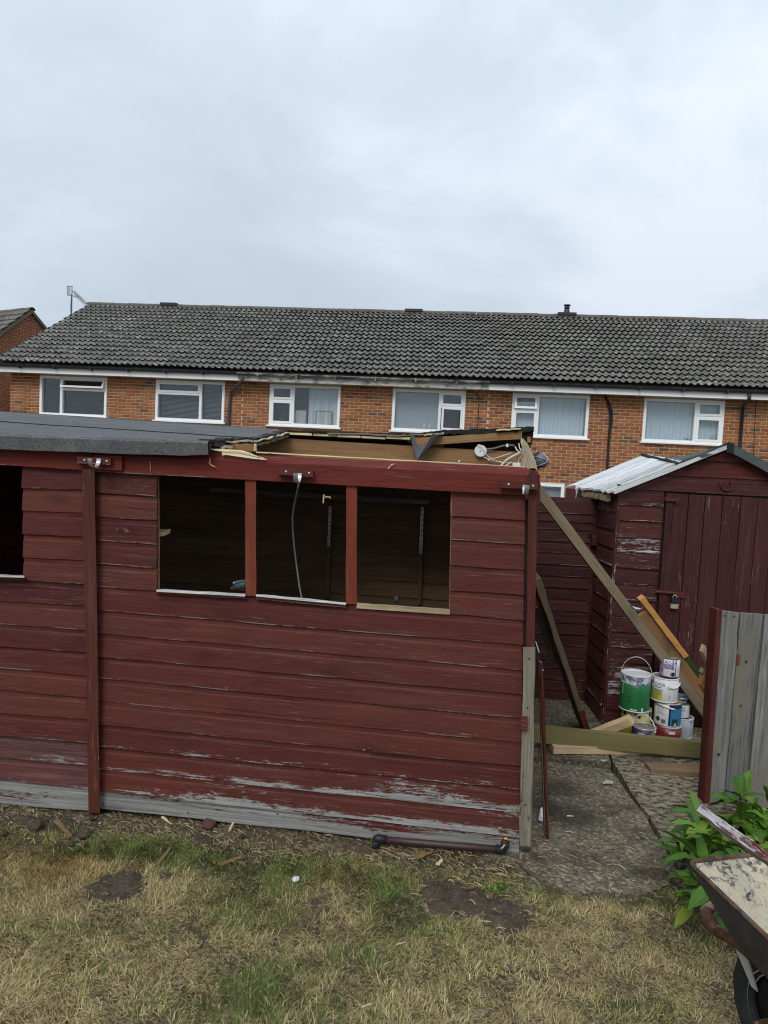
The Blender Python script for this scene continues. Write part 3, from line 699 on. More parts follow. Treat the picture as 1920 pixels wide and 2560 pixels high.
HOUSES = [(0.0, 5.94, ((0.78, 2.53, 1), (3.78, 5.51, 2)), 'gutter_black', 'upvc', 'left end terraced house with white fascia, venetian blinds and an open top window'),
          (5.94, 11.77, ((6.62, 8.33, 3), (9.57, 11.26, 4)), 'weathered_gutter', 'weathered_fascia', 'terraced brick house with dirty grey gutter and picture frames in its window'),
          (11.77, 17.50, ((12.33, 14.05, 5), (15.25, 16.98, 6)), 'gutter_black', 'upvc', 'terraced brick house with net curtains and thick black cables on its wall'),
          (17.50, 20.5, (), 'gutter_black', 'upvc', 'terraced brick house at the right edge, past the black downpipe')]
RO = hw(0, EAV_Z, EAV_OFF); ridgeP = lambda x: hw(x + SHEAR, RID_Z, RID_OFF)
for hi, (x0, x1, wins, gmat, fmat, lab) in enumerate(HOUSES):
    h = thing('terraced_house', lab, 'house', 'houses of the brick terrace')
    holes = [(a, b, Z0, Z1) for a, b, s in wins]
    if hi == 2: holes.append((11.95, 13.62, 0.25, 1.42))
    wall = wall_panel('wall', HA, hx, hn, x0, x1, HBASE, ZS + 0.02, holes, 'mortar', h)
    brickwork(wall, HA, hx, hn, x0, x1, 0.9, ZS, [(a - .004, b + .004, c - (0.04 if c > 2 else 0), d) for a, b, c, d in holes], BRICK, 'brick', 300, None, vis_wall)
    for a, b, s in wins: window(h, a, b, s)
    if hi == 2:
        mb = MB(); frame4(mb, 11.95, 13.62, 0.25, 1.42, 0.07, -0.10, 0.0); gw = mb.build('window', 'upvc', h); pane(gw, 12.02, 13.55, 0.32, 1.35); room(gw, 11.96, 13.61, 0.26, 1.41, 'room_light')
        m2 = MB(); bar(m2, 12.02, 13.55, 0.32, 1.35, -0.135, -0.128); m2.build('roller_blind', 'blind_pale', gw)
    # soffit, fascia, gutter
    xl = x0 - (0.18 if hi == 0 else 0.0)
    mb = MB(); bar(mb, xl, x1 - .003, ZS, ZS + 0.018, 0.005, 0.335); mb.build('soffit', 'soffit_board', h)
    mb = MB(); bar(mb, xl, x1 - .003, ZS - 0.012, ZS + 0.135, 0.336, 0.356); mb.build('fascia', fmat, h)
    ga, gb, gz, gr_ = xl - 0.05 * (hi == 0), x1 - 0.003, ZS + 0.165, 0.058
    mb = MB(); prof = [(math.cos(a) * gr_, math.sin(a) * gr_) for a in [math.pi + math.pi * k / 8 for k in range(9)]] ; prof2 = [(p * 0.9, q * 0.9) for p, q in prof[::-1]]
    mb.strip([[hw(x, gz + q, 0.416 + p) for p, q in prof + prof2] for x in (ga, gb)]); gut = mb.build('gutter', gmat, h)
    x = x0 + 0.5
    while x < x1:
        mb = MB(); bar(mb, x - 0.015, x + 0.015, gz - 0.08, gz + 0.004, 0.357, 0.48); mb.build('gutter_bracket', gmat, gut); x += 0.92
    # roof
    mb = MB(); e0, e1 = (xl, x1 - .002)
    up = rez * -0.03
    A, B, C_, D = [hw(e0, EAV_Z, EAV_OFF - 0.06) + up, hw(e1, EAV_Z, EAV_OFF - 0.06) + up, ridgeP(e1) + up, ridgeP(e0) + up]
    mb.face([A, B, C_, D]); back = hn * -9.9; bk = [hw(e0, EAV_Z, -9.4), hw(e1, EAV_Z, -9.4)]
    mb.face([D, C_, bk[1], bk[0]]); roof = mb.build('roof', 'roof_tile', h)
    nc = int(round((x1 - xl) / 0.30)); tiles(roof, RO, hx, rey, rez, xl, nc, 16, RL / 16, (x1 - xl) / nc)
    rl = ridgeP(xl) + UP * 0.03; rr = ridgeP(x1) + UP * 0.03; ridge_tiles(roof, rl, rr, int(round((x1 - xl) / 0.45)))
    if hi == 0:
        mb = MB(); mb.face([hw(0, HBASE), hw(0, ZS), hw(0, 6.0, -4.5), hw(0, ZS, -9), hw(0, HBASE, -9)]); mb.build('gable_wall', 'brick_red', h)
        mb = MB(); m0 = atY(179, 800, 23.2); m1 = atY(179, 726, 23.2)
    if hi == 1: pass
    base_at(h, hw((x0 + x1) / 2, HBASE, 0))
    HOUSES[hi] = h
H1, H2, H3, H4 = HOUSES
def part(mb, name, mat, h, smooth=False):
    o = mb.build(name, mat, h, smooth)
    if h is not None: o.matrix_parent_inverse = Matrix.Translation(-h.location)
    return o
def wp(u, v, off): return onpl(u, v, HA + hn * off, hn)
# downpipes and cables on the walls
mb = MB(); mb.tube([wp(606, 942, .40), wp(604, 952, .38), wp(596, 962, .26), wp(578, 978, .09), wp(576, 990, .05), wp(570, 1064, .05), wp(562, 1180, .05)], 0.036, 10); part(mb, 'downpipe', 'downpipe_grey', H1, True)
mb = MB(); mb.tube([wp(1874, 985, .40), wp(1873, 998, .38), wp(1862, 1010, .24), wp(1857, 1018, .07), wp(1850, 1110, .05), wp(1838, 1300, .05)], 0.036, 10); part(mb, 'downpipe', 'gutter_black', H3, True)
for k, (d, r) in enumerate(((0, .017), (3.0, .014), (-3, .012))):
    mb = MB(); mb.tube([wp(1512 + d * .2, 988, .02), wp(1521 + d, 1008, .03), wp(1527 + d * 1.2, 1030, .03), wp(1527 + d, 1052, .03), wp(1523 + d * .7, 1090, .025), wp(1520 + d * .5, 1130, .025), wp(1517 + d * .6, 1180, .025), wp(1510 + d * .6, 1260, .025)], r, 6); part(mb, 'wall_cable', 'cable_black', H3, True)
mb = MB(); mb.tube([wp(1207, 962, .36), wp(1204, 972, .36), wp(1190, 985, .05), wp(1197, 990, .02), wp(1198, 1003, .02), wp(1194, 1075, .02), wp(1190, 1200, .02)], 0.009, 6); part(mb, 'wall_cable', 'cable_black', H2)
mb = MB(); mb.tube([wp(1893, 990, .36), wp(1890, 1010, .02), wp(1884, 1130, .02), wp(1878, 1260, .02)], 0.007, 5); part(mb, 'wall_cable', 'cable_black', H4)
# ridge vents and flue cowl
def rpt(u, v): return onpl(u, v, HA + hn * (RID_OFF), hn)
for (u, v, hh) in ((425, 768, H1), (1035, 784, H2), (1416, 793, H3)):
    mb = MB(); p = rpt(u, v); mb.box(p + UP * 0.075, 0.26, 0.15, 0.035, hx, hn, UP); part(mb, 'ridge_vent', 'gutter_black', hh)
p = rpt(1416, 792) + UP * 0.09
mb = MB(); mb.lathe([(0.12, 0), (0.085, 0.05), (0.075, 0.10), (0.06, 0.14), (0.088, 0.15), (0.088, 0.165), (0.064, 0.17), (0.074, 0.22), (0.10, 0.225), (0.10, 0.245), (0.04, 0.25)], p, 14); part(mb, 'flue_cowl', 'gutter_black', H3, True)
# television aerial
ae = thing('television_aerial', 'thin television aerial on a mast above the left roof verge', 'aerial')
Ya = 23.0; P = lambda u, v, y=Ya: atY(u, v, y)
mb = MB(); mb.tube([P(178, 850), P(179.5, 735)], 0.022, 6); mb.build('mast', 'aerial_metal', ae)
mb = MB(); mb.tube([P(180, 727), P(197, 742, 22.2), P(215, 759, 21.4)], 0.014, 6); boom = mb.build('boom', 'aerial_metal', ae)
for i in range(12):
    t = 0.18 + 0.82 * i / 11; c = lerp(P(180, 727), P(215, 759, 21.4), t); hh = 0.09
    mb = MB(); mb.tube([c + UP * hh, c - UP * hh], 0.006, 4); mb.build('director', 'aerial_metal', boom)
for i in range(5):
    mb = MB(); u = 168.5 + i * 3.0; mb.tube([P(u, 714 + i * .3), P(u, 738 + i * .3)], 0.009, 4); mb.build('reflector_rod', 'aerial_metal', ae)
for v in (715, 738): mb = MB(); mb.tube([P(168, v), P(181.5, v + 1)], 0.010, 4); mb.build('reflector_rail', 'aerial_metal', ae)
mb = MB(); mb.tube([P(179, 738), P(190, 743), P(196, 742, 22.3)], 0.012, 5); mb.build('brace', 'aerial_metal', ae)
mb = MB(); mb.tube([P(178, 741), P(176.5, 765), P(177.5, 800)], 0.008, 4); mb.build('lead', 'cable_black', ae)
base_at(ae, P(178, 850))

# ------------------------------------------------------------------ neighbouring house on the far left, gable end towards us
nb = thing('gable_house', 'red brick house at the far left edge with its gable end showing', 'house')
NA = atY(75, 778, 25.0); nd = V((math.cos(math.radians(60)), math.sin(math.radians(60)), 0)); nn = V((nd.y, -nd.x, 0)); rd = -nn
def npx(u, v, off=0.0): return onpl(u, v, NA + nn * off, nn)
apex = NA.copy(); lv = npx(0, 832); sl = (lv - apex); kx, kz = sl.dot(nd), sl.z
half = 5.0; ez_ = apex.z + kz / abs(kx) * half
slope = abs(kz / kx)
mb = MB(); mb.face([apex, apex - nd * half - UP * (half * slope), V((0, 0, 0)) + (apex - nd * half) * 1 - UP * (apex.z - HBASE), (apex + nd * half) - UP * (apex.z - HBASE), apex + nd * half - UP * (half * slope)])
nw = mb.build('gable_wall', 'mortar', nb)
BR2 = brick_mesh(); BR2.name = 'brick_red'; BR2.materials.append(MAT['brick_red'])
Obr = V((apex.x, apex.y, 0))
brickwork(nw, Obr, nd, nn, -half, half, 1.6, apex.z, [], BR2, 'brick_red', 300, lambda x: apex.z - abs(x) * slope, lambda u, v: -60 < u < 125 and v < 1040)
nu = (nd + UP * slope).normalized()          # up the near slope
nz_ = rd.cross(nu).normalized(); nz_ = nz_ if nz_.z > 0 else -nz_
eave = apex - nd * half - UP * (half * slope) + nz_ * 0.03
mb = MB(); s2 = half * math.sqrt(1 + slope * slope)
mb.face([eave + nn * .12, eave + rd * 8, apex + rd * 8 + nz_ * .03, apex + nn * .12 + nz_ * .03]); far = apex + nd * (half + .2) - UP * ((half + .2) * slope)
mb.face([apex + nn * .12, apex + rd * 8, far + rd * 8, far + nn * .12]); nroof = mb.build('roof', 'roof_tile', nb)
nr = int(s2 / 0.34); tot = 0
for r in range(nr):
    for c in range(16):
        p = apex - nu * (r * 0.34 + 0.40) + nz_ * .05 + nn * .12 + rd * (0.30 * c + .30)
        u, v = prj(p)
        if u < -80: continue
        link('tile', TILE, None, nroof, mat_axes(p, -rd, nu, nz_))
for q, nm in ((1, 'verge'),):
    plank('verge', apex + nn * .06 + nz_ * -.01, eave + nn * .06 - nz_ * .04, nn * .13, nz_ * .10, 'ridge_tile', nb); 
    fz = (nd * -1 * 0 + UP) ; plank('verge', apex + nn * .06, far + nn * .06, nn * .13, UP * .12, 'ridge_tile', nb)
ridge_tiles(nroof, apex + nn * .14 + UP * .05, apex + rd * 5 + UP * .05, 11)
base_at(nb, V((apex.x, apex.y, HBASE)))
# ------------------------------------------------------------------ the long red shed
SA = V((-1.668, 3.115, 0)); SB = V((0.636, 2.923, 0)); sx_ = (SB - SA).normalized(); sn = V((sx_.y, -sx_.x, 0))
def sw(u, v, off=0.0): return onpl(u, v, SA + sn * off, sn)
shed = thing('garden_shed', 'long red-brown timber shed with empty windows and half its roof torn off', 'shed')
PROF = [(0.0, 0.0), (0.0, 0.0172), (0.72, 0.0118), (0.79, 0.0085), (1.04, 0.0078), (1.04, 0.0)]
def clad(name, BL, BR, TL, TR, n, mat, parent, nseg=8, prof=PROF, j=0.0012):
    """lapped board between four corner points, n = outward normal"""
    BL, BR, TL, TR = V(BL), V(BR), V(TL), V(TR); rings = []; wd = (TL - BL).length
    o = rnd.uniform(0, 30); L = (BR - BL).length; wob = [rnd.uniform(-0.0022, 0.0022) for _ in range(nseg + 1)]; dd = rnd.uniform(-0.002, 0.002)
    for i in range(nseg + 1):
        t = i / nseg; b = lerp(BL, BR, t); tp = lerp(TL, TR, t)
        rings.append([lerp(b, tp, p) + n * (q + (dd if q > 0.001 else 0)) + (UP * wob[i] if p == 0.0 else V((0, 0, 0))) + (n * rnd.uniform(-j, j) if q > 0.001 else V((0, 0, 0))) for p, q in prof])
    mb = MB(); ws = [0.20, 0.0, 0.70 * wd, 0.79 * wd, 1.04 * wd, 1.08 * wd, 1.2 * wd]
    mb.strip(rings, uvu=[o + L * i / nseg for i in range(nseg + 1)], uvw=ws); return mb.build(name, mat, parent)
Lb = [1178, 1230, 1290, 1350, 1408, 1464, 1523, 1580, 1637, 1692, 1749, 1806, 1863, 1918, 1972, 2015]   # board bottoms at u=245 (first entry: rail)
Rb = [1237, 1299, 1359, 1422, 1485, 1546, 1609, 1671, 1732, 1791, 1852, 1911, 1968, 2027, 2087, 2129]   # at u=1292
def vline(k, u): return Lb[k] + (Rb[k] - Lb[k]) * (u - 245) / 1047.0
def uend(k): return lerp(1313, 1297, k / 15)
WEAR = {7: 'red_board', 9: 'red_board_light_wear', 10: 'red_board_light_wear', 11: 'red_board_light_wear', 12: 'red_board_mid_wear', 13: 'red_board_heavy_wear', 14: 'red_board_heavy_wear', 15: 'red_board_bare'}
for k in range(1, 16):
    segs = [(225, 395), (lerp(1131, 1124, k / 5), uend(k))] if k <= 5 else [(225, uend(k))]
    for a, b in segs:
        clad('board', sw(a, vline(k, a)), sw(b, vline(k, b)), sw(a, vline(k - 1, a)), sw(b, vline(k - 1, b)), sn, WEAR.get(k, 'red_board'), shed, 12 if b - a > 300 else 4)
L0 = [1158, 1217, 1272, 1331, 1389, 1443, 1500, 1557, 1612, 1667, 1721, 1778, 1835, 1890, 1947, 2004]
L2 = [1171, 1224, 1282, 1340, 1400, 1458, 1513, 1572, 1627, 1686, 1740, 1795, 1852, 1909, 1967, 2021]
def vleft(k, u): return L0[k] + (L2[k] - L0[k]) * u / 209.0
for k in range(1, 16):
    for a, b in ([(59 + k * .8, 230)] if k <= 5 else [(-330, 230)]):
        mt = 'red_board_film' if k in (13, 14) else 'red_board_bare' if k == 15 else 'red_board_light_wear' if k == 12 else 'red_board'
        clad('board', sw(a, vleft(k, a)), sw(b, vleft(k, b)), sw(a, vleft(k - 1, a)), sw(b, vleft(k - 1, b)), sn, mt, shed, 5)
def wpost(name, q, o0, o1, mat, j=0.0015, parent=shed, nseg=8):
    """upright member from four pixel corners (tl, tr, br, bl), between two offsets from the wall"""
    tl, tr, br, bl = [V((c[0], c[1], 0)) for c in q]; mb = MB(); rings = []
    for i in range(nseg + 1):
        t = i / nseg; l = lerp(tl, bl, t); r = lerp(tr, br, t)
        rings.append([sw(l.x, l.y, o1) + jit(j), sw(r.x, r.y, o1) + jit(j), sw(r.x, r.y, o0), sw(l.x, l.y, o0)])
    wl = (rings[0][0] - rings[0][1]).length; o = rnd.uniform(0, 20); d = o1 - o0
    mb.strip(rings, uvu=[o + (V(rings[i][0]) - V(rings[0][0])).length for i in range(nseg + 1)], uvw=[o, o + wl, o + wl + d, o + 2 * wl + d, o + 2 * wl + 2 * d]); return mb.build(name, mat, parent)
def wrail(name, q, o0, o1, mat, j=0.001, parent=shed, nseg=12, chamfer=0.0):
    tl, tr, br, bl = [V((c[0], c[1], 0)) for c in q]; mb = MB(); rings = []; prs = []
    for i in range(nseg + 1):
        t = i / nseg; a = lerp(bl, br, t); b = lerp(tl, tr, t); ringp = [sw(a.x, a.y, o1) + jit(j)]
        if chamfer: m = lerp(a, b, 0.72); ringp += [sw(m.x, m.y, o1) + jit(j), sw(b.x, b.y, o1 - chamfer) + jit(j)]
        else: ringp += [sw(b.x, b.y, o1) + jit(j)]
        ringp += [sw(b.x, b.y, o0), sw(a.x, a.y, o0)]; rings.append(ringp)
    o = rnd.uniform(0, 20); mb.strip(rings, uvu=[o + (V(rings[i][0]) - V(rings[0][0])).length for i in range(nseg + 1)]); return mb.build(name, mat, parent)
# cover post between the two wall sections, corner post, old lower post
wpost('cover_post', ((205, 1172), (236, 1174), (250, 2034), (222, 2031)), 0.005, 0.05, 'brown_post')
wpost('corner_post', ((1322, 1176), (1345, 1178), (1336, 1624), (1315, 1622)), -0.03, 0.03, 'red_post')
wpost('lower_corner_post', ((1309, 1617), (1338, 1617), (1328, 2117), (1298, 2115)), -0.02, 0.058, 'grey_red_post', 0.003)
wpost('gap_shade_strip', ((1313, 1250), (1321, 1250), (1313, 1700), (1306, 1700)), -0.04, -0.012, 'dark_wood')  # dark strip standing in for the shaded gap between boards and corner post
wpost('packing_block', ((1303, 1790), (1319, 1791), (1319, 1826), (1302, 1825)), 0.059, 0.085, 'red_post')
for (u, v) in ((1323, 1647), (1319, 1769), (1314, 2012)):
    mb = MB(); mb.lathe([(0.0035, 0.0), (0.0035, 0.0015)], sw(u, v, 0.0605), 8, sn); mb.build('bolt_hole', 'black_plastic', shed)
# head rail
wrail('head_rail', ((225, 1119), (1318, 1169), (1318, 1238), (225, 1178)), -0.045, 0.034, 'red_rail', chamfer=0.02, nseg=16)
wrail('head_rail', ((-330, 1098), (228, 1121), (228, 1176), (-330, 1141)), -0.045, 0.036, 'red_rail', nseg=8)
wrail('raw_rail_top', ((640, 1129), (1312, 1166.5), (1312, 1168.6), (640, 1132)), -0.044, 0.006, 'pale_wood')
# window posts and sills
wpost('window_post', ((613, 1192), (640, 1194), (640, 1491), (614, 1489)), -0.04, 0.022, 'red_rail')
wpost('window_post', ((866, 1208), (893, 1210), (891, 1512), (865, 1510)), -0.04, 0.022, 'red_rail')
wpost('window_jamb', ((388, 1184), (398, 1184), (399, 1472), (389, 1471)), -0.045, -0.004, 'brown_beam')
wpost('window_jamb', ((1128, 1225), (1138, 1226), (1131, 1528), (1122, 1527)), -0.045, -0.004, 'brown_beam')
def sill(q, mat, o0=-0.05, o1=0.045):
    (ua, va), (ub, vb), th = q
    A = [sw(ua, va, o1), sw(ua, va, o0) + UP * 0.004]; B = [sw(ub, vb, o1), sw(ub, vb, o0) + UP * 0.004]; n = 10; rings = []
    for i in range(n + 1):
        t = i / n; f = lerp(A[0], B[0], t); b = lerp(A[1], B[1], t); j_ = UP * rnd.uniform(-.0015, .0015) + sn * rnd.uniform(-.002, .002)
        rings.append([f - UP * th, f + j_, b + j_, b - UP * th])
    mb = MB(); o = rnd.uniform(0, 9); mb.strip(rings, uvu=[o + (V(rings[i][0]) - V(rings[0][0])).length for i in range(n + 1)]); return mb.build('sill', mat, shed)
sill(((391, 1474), (613, 1486), .009), 'white_sill'); sill(((640, 1487), (865, 1508), .007), 'white_sill'); sill(((892, 1509), (1125, 1525), .02), 'rotten_wood', o1=0.02); sill(((-200, 1431), (61, 1440), .008), 'white_sill', o1=0.06)
for a, b in (((391, 1479), (613, 1492)), ((640, 1493), (865, 1514)), ((-200, 1437), (61, 1446))):
    wrail('sill_fillet', ((a[0], a[1] - 1), (b[0], b[1] - 1), (b[0], b[1] + 5), (a[0], a[1] + 5)), 0.0, 0.03, 'red_rail')

# inside: back wall, floor, end walls, framing
DEP = 2.0
def sl(x, z, off=0.0): return SA + sx_ * x + UP * z + sn * off
XL, XR = -1.05, 2.30
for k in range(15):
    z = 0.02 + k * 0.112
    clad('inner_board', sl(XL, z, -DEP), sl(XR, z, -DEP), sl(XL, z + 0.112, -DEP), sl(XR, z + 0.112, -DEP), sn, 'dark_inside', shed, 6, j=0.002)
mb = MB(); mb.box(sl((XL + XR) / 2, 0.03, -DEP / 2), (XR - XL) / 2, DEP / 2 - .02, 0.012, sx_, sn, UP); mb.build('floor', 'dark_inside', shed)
for k in range(14):
    z = 0.03 + k * 0.112
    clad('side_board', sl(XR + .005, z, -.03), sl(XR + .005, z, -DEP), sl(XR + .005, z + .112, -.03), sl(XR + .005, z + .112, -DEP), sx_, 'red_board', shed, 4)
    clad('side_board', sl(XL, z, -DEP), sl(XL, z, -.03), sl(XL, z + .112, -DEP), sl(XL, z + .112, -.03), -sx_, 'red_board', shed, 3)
# studs; the left window's one is coloured dark to stand for the dim interior
plank('stud', sl(-0.22, 0.05, -0.8), sl(-0.22, 1.66, -0.8), sx_ * .30, sn * .02, 'dark_wood', shed)
plank('partition_stud', sl(.47, 0.05, -.09), sl(.43, 1.60, -.09), sx_ * .045, sn * .045, 'dark_inside', shed)
def inb(u, v, d=-DEP + .04): return sw(u, v, d)
plank('batten', inb(528, 1224), inb(1072, 1256), UP * .03, sn * .03, 'grey_wood', shed)
for (u, v0, v1, v2) in ((824, 1262, 1365, 1494), (1054, 1264, 1384, 1510)):
    plank('shelf_upright', inb(u + 2, v0), inb(u - 6, v2), sx_ * .028, sn * .03, 'dark_inside', shed)
    st = plank('slotted_standard', inb(u + 2, v0 + 4, -DEP + .062), inb(u - 2, v1, -DEP + .062), sx_ * .02, sn * .012, 'galvanised', shed)
    for i in range(9):
        q = lerp(inb(u + 2, v0 + 10, -DEP + .070), inb(u - 2, v1 - 6, -DEP + .070), i / 8); mb = MB(); mb.box(q, .003, .001, .008, sx_, sn, UP); mb.build('slot', 'black_plastic', st)
plank('shelf', sw(345, 1334, -0.13), sw(418, 1331, -0.13), UP * .018, sn * .15 + sx_ * .03, 'pale_wood', shed)
# ridge beam and rafters
RD = -1.0
def rb(u, v, o=RD): return sw(u, v, o)
zb = 1.74
plank('ridge_beam', sl(XL, 1.655, RD - .03), sl(2.40, 1.615, RD - .03), UP * .21, sn * .045, 'brown_beam', shed, nseg=10)
plank('upper_batten', rb(1040, 1105, RD + .005), rb(1304, 1088, RD + .01), UP * .042, sn * .04, 'brown_beam', shed)
for x in (0.15, 0.62): plank('rafter', sl(x, 1.55, -.02), sl(x, 1.73, RD), UP * .06, sx_ * .04, 'brown_beam', shed)
rl_ = plank('broken_rafter', sw(640, 1121, -.25), sw(560, 1116, -.22), UP * .03, sn * .02, 'brown_plank', shed)
mb = MB(); poly_prism(mb, [sw(600, 1128, -.30), sw(640, 1128, -.24), sw(640, 1110, -.24), sw(637, 1109, -.24), sw(600, 1114, -.3)], sn * .015); mb.build('broken_rafter_end', 'brown_plank', shed)
plank('cleat_end', sw(638.5, 1128, -.22), sw(638.5, 1110, -.22), sx_ * .007, sn * .02, 'fresh_split', shed)
# roof: felt on the left half of the front slope, torn along its right edge
tear = [((522, 1102), 0.085), ((532, 1101), 0.03), ((546, 1103), -.08), ((560, 1098), -.16), ((585, 1098.5), -.28), ((612, 1095), -.40), ((632, 1098.5), -.50), ((650, 1094), -.60), ((672, 1089), -.72), ((690, 1084), -.82), ((706, 1079), -.92), ((721, 1075.5), -1.0)]
left_front, left_ridge = sw(-330, 1072, 0.085), sw(-330, 1007, RD)
def roof_row(j, dz=0.0, ext=0.0):
    (uv, o) = tear[j]; t = (0.085 - o) / (0.085 - RD)
    a = lerp(left_front, left_ridge, t); b = sw(uv[0], uv[1], o) + sx_ * ext; n = 14
    return [lerp(a, b, i / n) + UP * dz + (UP * 0.004 * mnoise.noise(V((i * .9, j * .8, 2))) if 0 < i < n else V((0, 0, 0))) for i in range(n + 1)]
rows = [roof_row(j) for j in range(len(tear))]
lowf = [p - UP * (0.066 if i < 14 else 0.056) + sn * 0.004 + jit(.0015) for i, p in enumerate(rows[0])]
mid = [p - UP * 0.012 + sn * 0.012 for p in rows[0]]
mb = MB(); mb.grid([[p - sn * .006 for p in lowf], lowf, mid] + rows); fo = mb.build('roof_felt', 'roof_felt', shed, False)
mb = MB(); a_, b_ = 2, 9
seam = []
for i in range(15): seam.append(lerp(rows[5][i], rows[6][i], .45) + UP * .004)
mb.grid([seam, [p - sn * .012 - UP * .0005 for p in [lerp(rows[5][i], rows[6][i], .30) for i in range(15)]]])
mb2 = MB(); mb2.tube([p + UP * .001 for p in seam], 0.0024, 5); mb2.build('felt_lap', 'felt_edge', shed)
rag = [rnd.uniform(-.004, .02) for _ in tear]
deck_t = [roof_row(j, -0.008, rag[j]) for j in range(1, len(tear))]; deck_b = [roof_row(j, -0.024, rag[j] + rnd.uniform(-.008, .008)) for j in range(1, len(tear))]
mb = MB(); mb.grid(deck_t); mb.grid([[r[-1] for r in deck_t], [r[-1] for r in deck_b]]); mb.grid(deck_b[::-1]); mb.build('roof_deck', 'dark_wood', shed)
# layers along the tear: felt folds and split board edges
def edge_strip(name, k0, k1, dz, h, mat, ext, jj=.004):
    top = []; bot = []; N = (k1 - k0) * 3
    for i in range(N + 1):
        t = k0 + (k1 - k0) * i / N; a = min(int(t), len(tear) - 2); f = t - a
        p = lerp(sw(*tear[a][0], tear[a][1]), sw(*tear[a + 1][0], tear[a + 1][1]), f) + sx_ * (ext + rnd.uniform(-jj, jj)) + UP * (dz + rnd.uniform(-jj, jj) * .6)
        top.append(p); bot.append(p - UP * (h * rnd.uniform(.65, 1.2)))
    mb = MB(); back = [p - sx_ * .05 for p in top]; bb = [p - sx_ * .05 for p in bot]
    mb.strip([[a, b, c, d] for a, b, c, d in zip(top, bot, bb, back)]); return mb.build(name, mat, shed)
edge_strip('torn_felt_edge', 0, 11, .003, .012, 'felt_edge', .008, .007)
edge_strip('torn_felt_edge', 0, 5, -.010, .016, 'felt_edge', .004, .006)
edge_strip('split_board_edge', 3, 6, -.008, .008, 'fresh_split', .022, .004)
edge_strip('split_board_edge', 6, 11, -.007, .007, 'fresh_split', .016, .005)
edge_strip('split_board_edge', 2, 11, -.024, .014, 'old_prop_wood', .010, .004)
edge_strip('split_board_edge', 2, 6, -.026, .012, 'pale_wood', .018, .004)
# splintered rail face under the tear
def shard(name, pix, off, th, mat, parent=shed): mb = MB(); poly_prism(mb, [sw(u, v, off + rnd.uniform(0, .004)) for u, v in pix], sn * th); return mb.build(name, mat, parent)
shard('splintered_rail', [(524, 1122), (540, 1127), (556, 1130), (557, 1139), (566, 1137), (600, 1142), (635, 1147), (668, 1150), (655, 1143), (640, 1140), (628, 1133), (606, 1126), (570, 1123)], .036, .008, 'fresh_split')
shard('splintered_rail', [(540, 1124), (600, 1128), (636, 1137), (652, 1144), (600, 1133), (560, 1129)], .041, .006, 'fresh_split')
shard('rail_splinter', [(521, 1156), (531, 1163), (543, 1169), (530, 1165)], .05, .004, 'pale_wood')
shard('rail_splinter', [(525, 1144), (527, 1156), (525, 1157), (524, 1148)], .04, .003, 'pale_wood')
shard('rail_splinter', [(970, 1170), (979, 1160), (988, 1159), (977, 1164), (972, 1174)], .036, .004, 'pale_wood')
shard('rail_splinter', [(673, 1130), (677, 1130), (681, 1134), (672, 1133)], .0, .02, 'pale_wood')
shard('rail_splinter', [(375, 1153), (376, 1153), (377, 1176), (376, 1176)], .036, .002, 'pale_wood')
shard('rail_splinter', [(808, 1236), (812, 1237), (809, 1258), (807, 1258)], -.02, .004, 'pale_wood'); shard('rail_splinter', [(813, 1240), (826, 1241), (827, 1247), (822, 1243), (814, 1244)], -.02, .004, 'pale_wood')
# rear slope: deck boards whose sawn ends show along the ridge, felt on top
x0_, x1_ = (rb(722, 1080) - SA).dot(sx_), (rb(1112, 1080) - SA).dot(sx_)
ridge_px = [(722, 1082), (800, 1085.5), (900, 1090), (1000, 1094), (1022, 1095)]
def ridge_z(x):
    pts = [((rb(u, v) - SA).dot(sx_), rb(u, v).z) for u, v in ridge_px]
    for (a, za), (b, zb_) in zip(pts, pts[1:]):
        if x <= b: return za + (zb_ - za) * (x - a) / (b - a)
    return pts[-1][1]
x = x0_; i = 0
while x < x1_ - .02:
    wd = min(0.138, x1_ - x); z = ridge_z(x + wd / 2) - .004 + rnd.uniform(-.002, .002)
    plank('deck_board', sl(x + wd / 2, z, RD + .015 + rnd.uniform(-.006, .01)), sl(x + wd / 2, z - .16, -DEP - .1), sx_ * (wd - .006), UP * .013, 'fresh_split', shed, nseg=3); x += wd; i += 1
xr2 = (rb(1335, 1072) - SA).dot(sx_)
rr_px = [(-330, 1007), (0, 1028), (420, 1054), (721, 1076), (820, 1080), (1000, 1087), (1060, 1083), (1110, 1077), (1160, 1076), (1240, 1073), (1300, 1069.5), (1334, 1069)]
ra = [rb(u, v, RD + .01) for u, v in rr_px]; rback = [sl((p - SA).dot(sx_), p.z - .17, -DEP - .12) for p in ra]
mb = MB(); mb.grid([[p - UP * .006 for p in ra], ra, [lerp(p, q, .5) for p, q in zip(ra, rback)], rback]); mb.build('rear_felt', 'roof_felt', shed)
mb = MB(); mb.grid([[p - UP * .03 for p in ra], [p - UP * .03 for p in rback]]); mb.build('rear_deck', 'dark_wood', shed)
def lip(i0, i1, h, mat, dz=0.0, o=.012):
    N = (i1 - i0) * 6; rings = []
    for i in range(N + 1):
        t = i0 + (i1 - i0) * i / N; a = min(int(t), len(ra) - 2); p = lerp(ra[a], ra[a + 1], t - a) + sn * (o + rnd.uniform(-.004, .006)) + UP * (dz + rnd.uniform(-.003, .003)); hh = h * rnd.uniform(.6, 1.25)
        rings.append([p + UP * .004, p - UP * hh, p - UP * hh - sn * .03, p + UP * .004 - sn * .03])
    mb = MB(); mb.strip(rings); mb.build('torn_felt_edge', mat, shed)
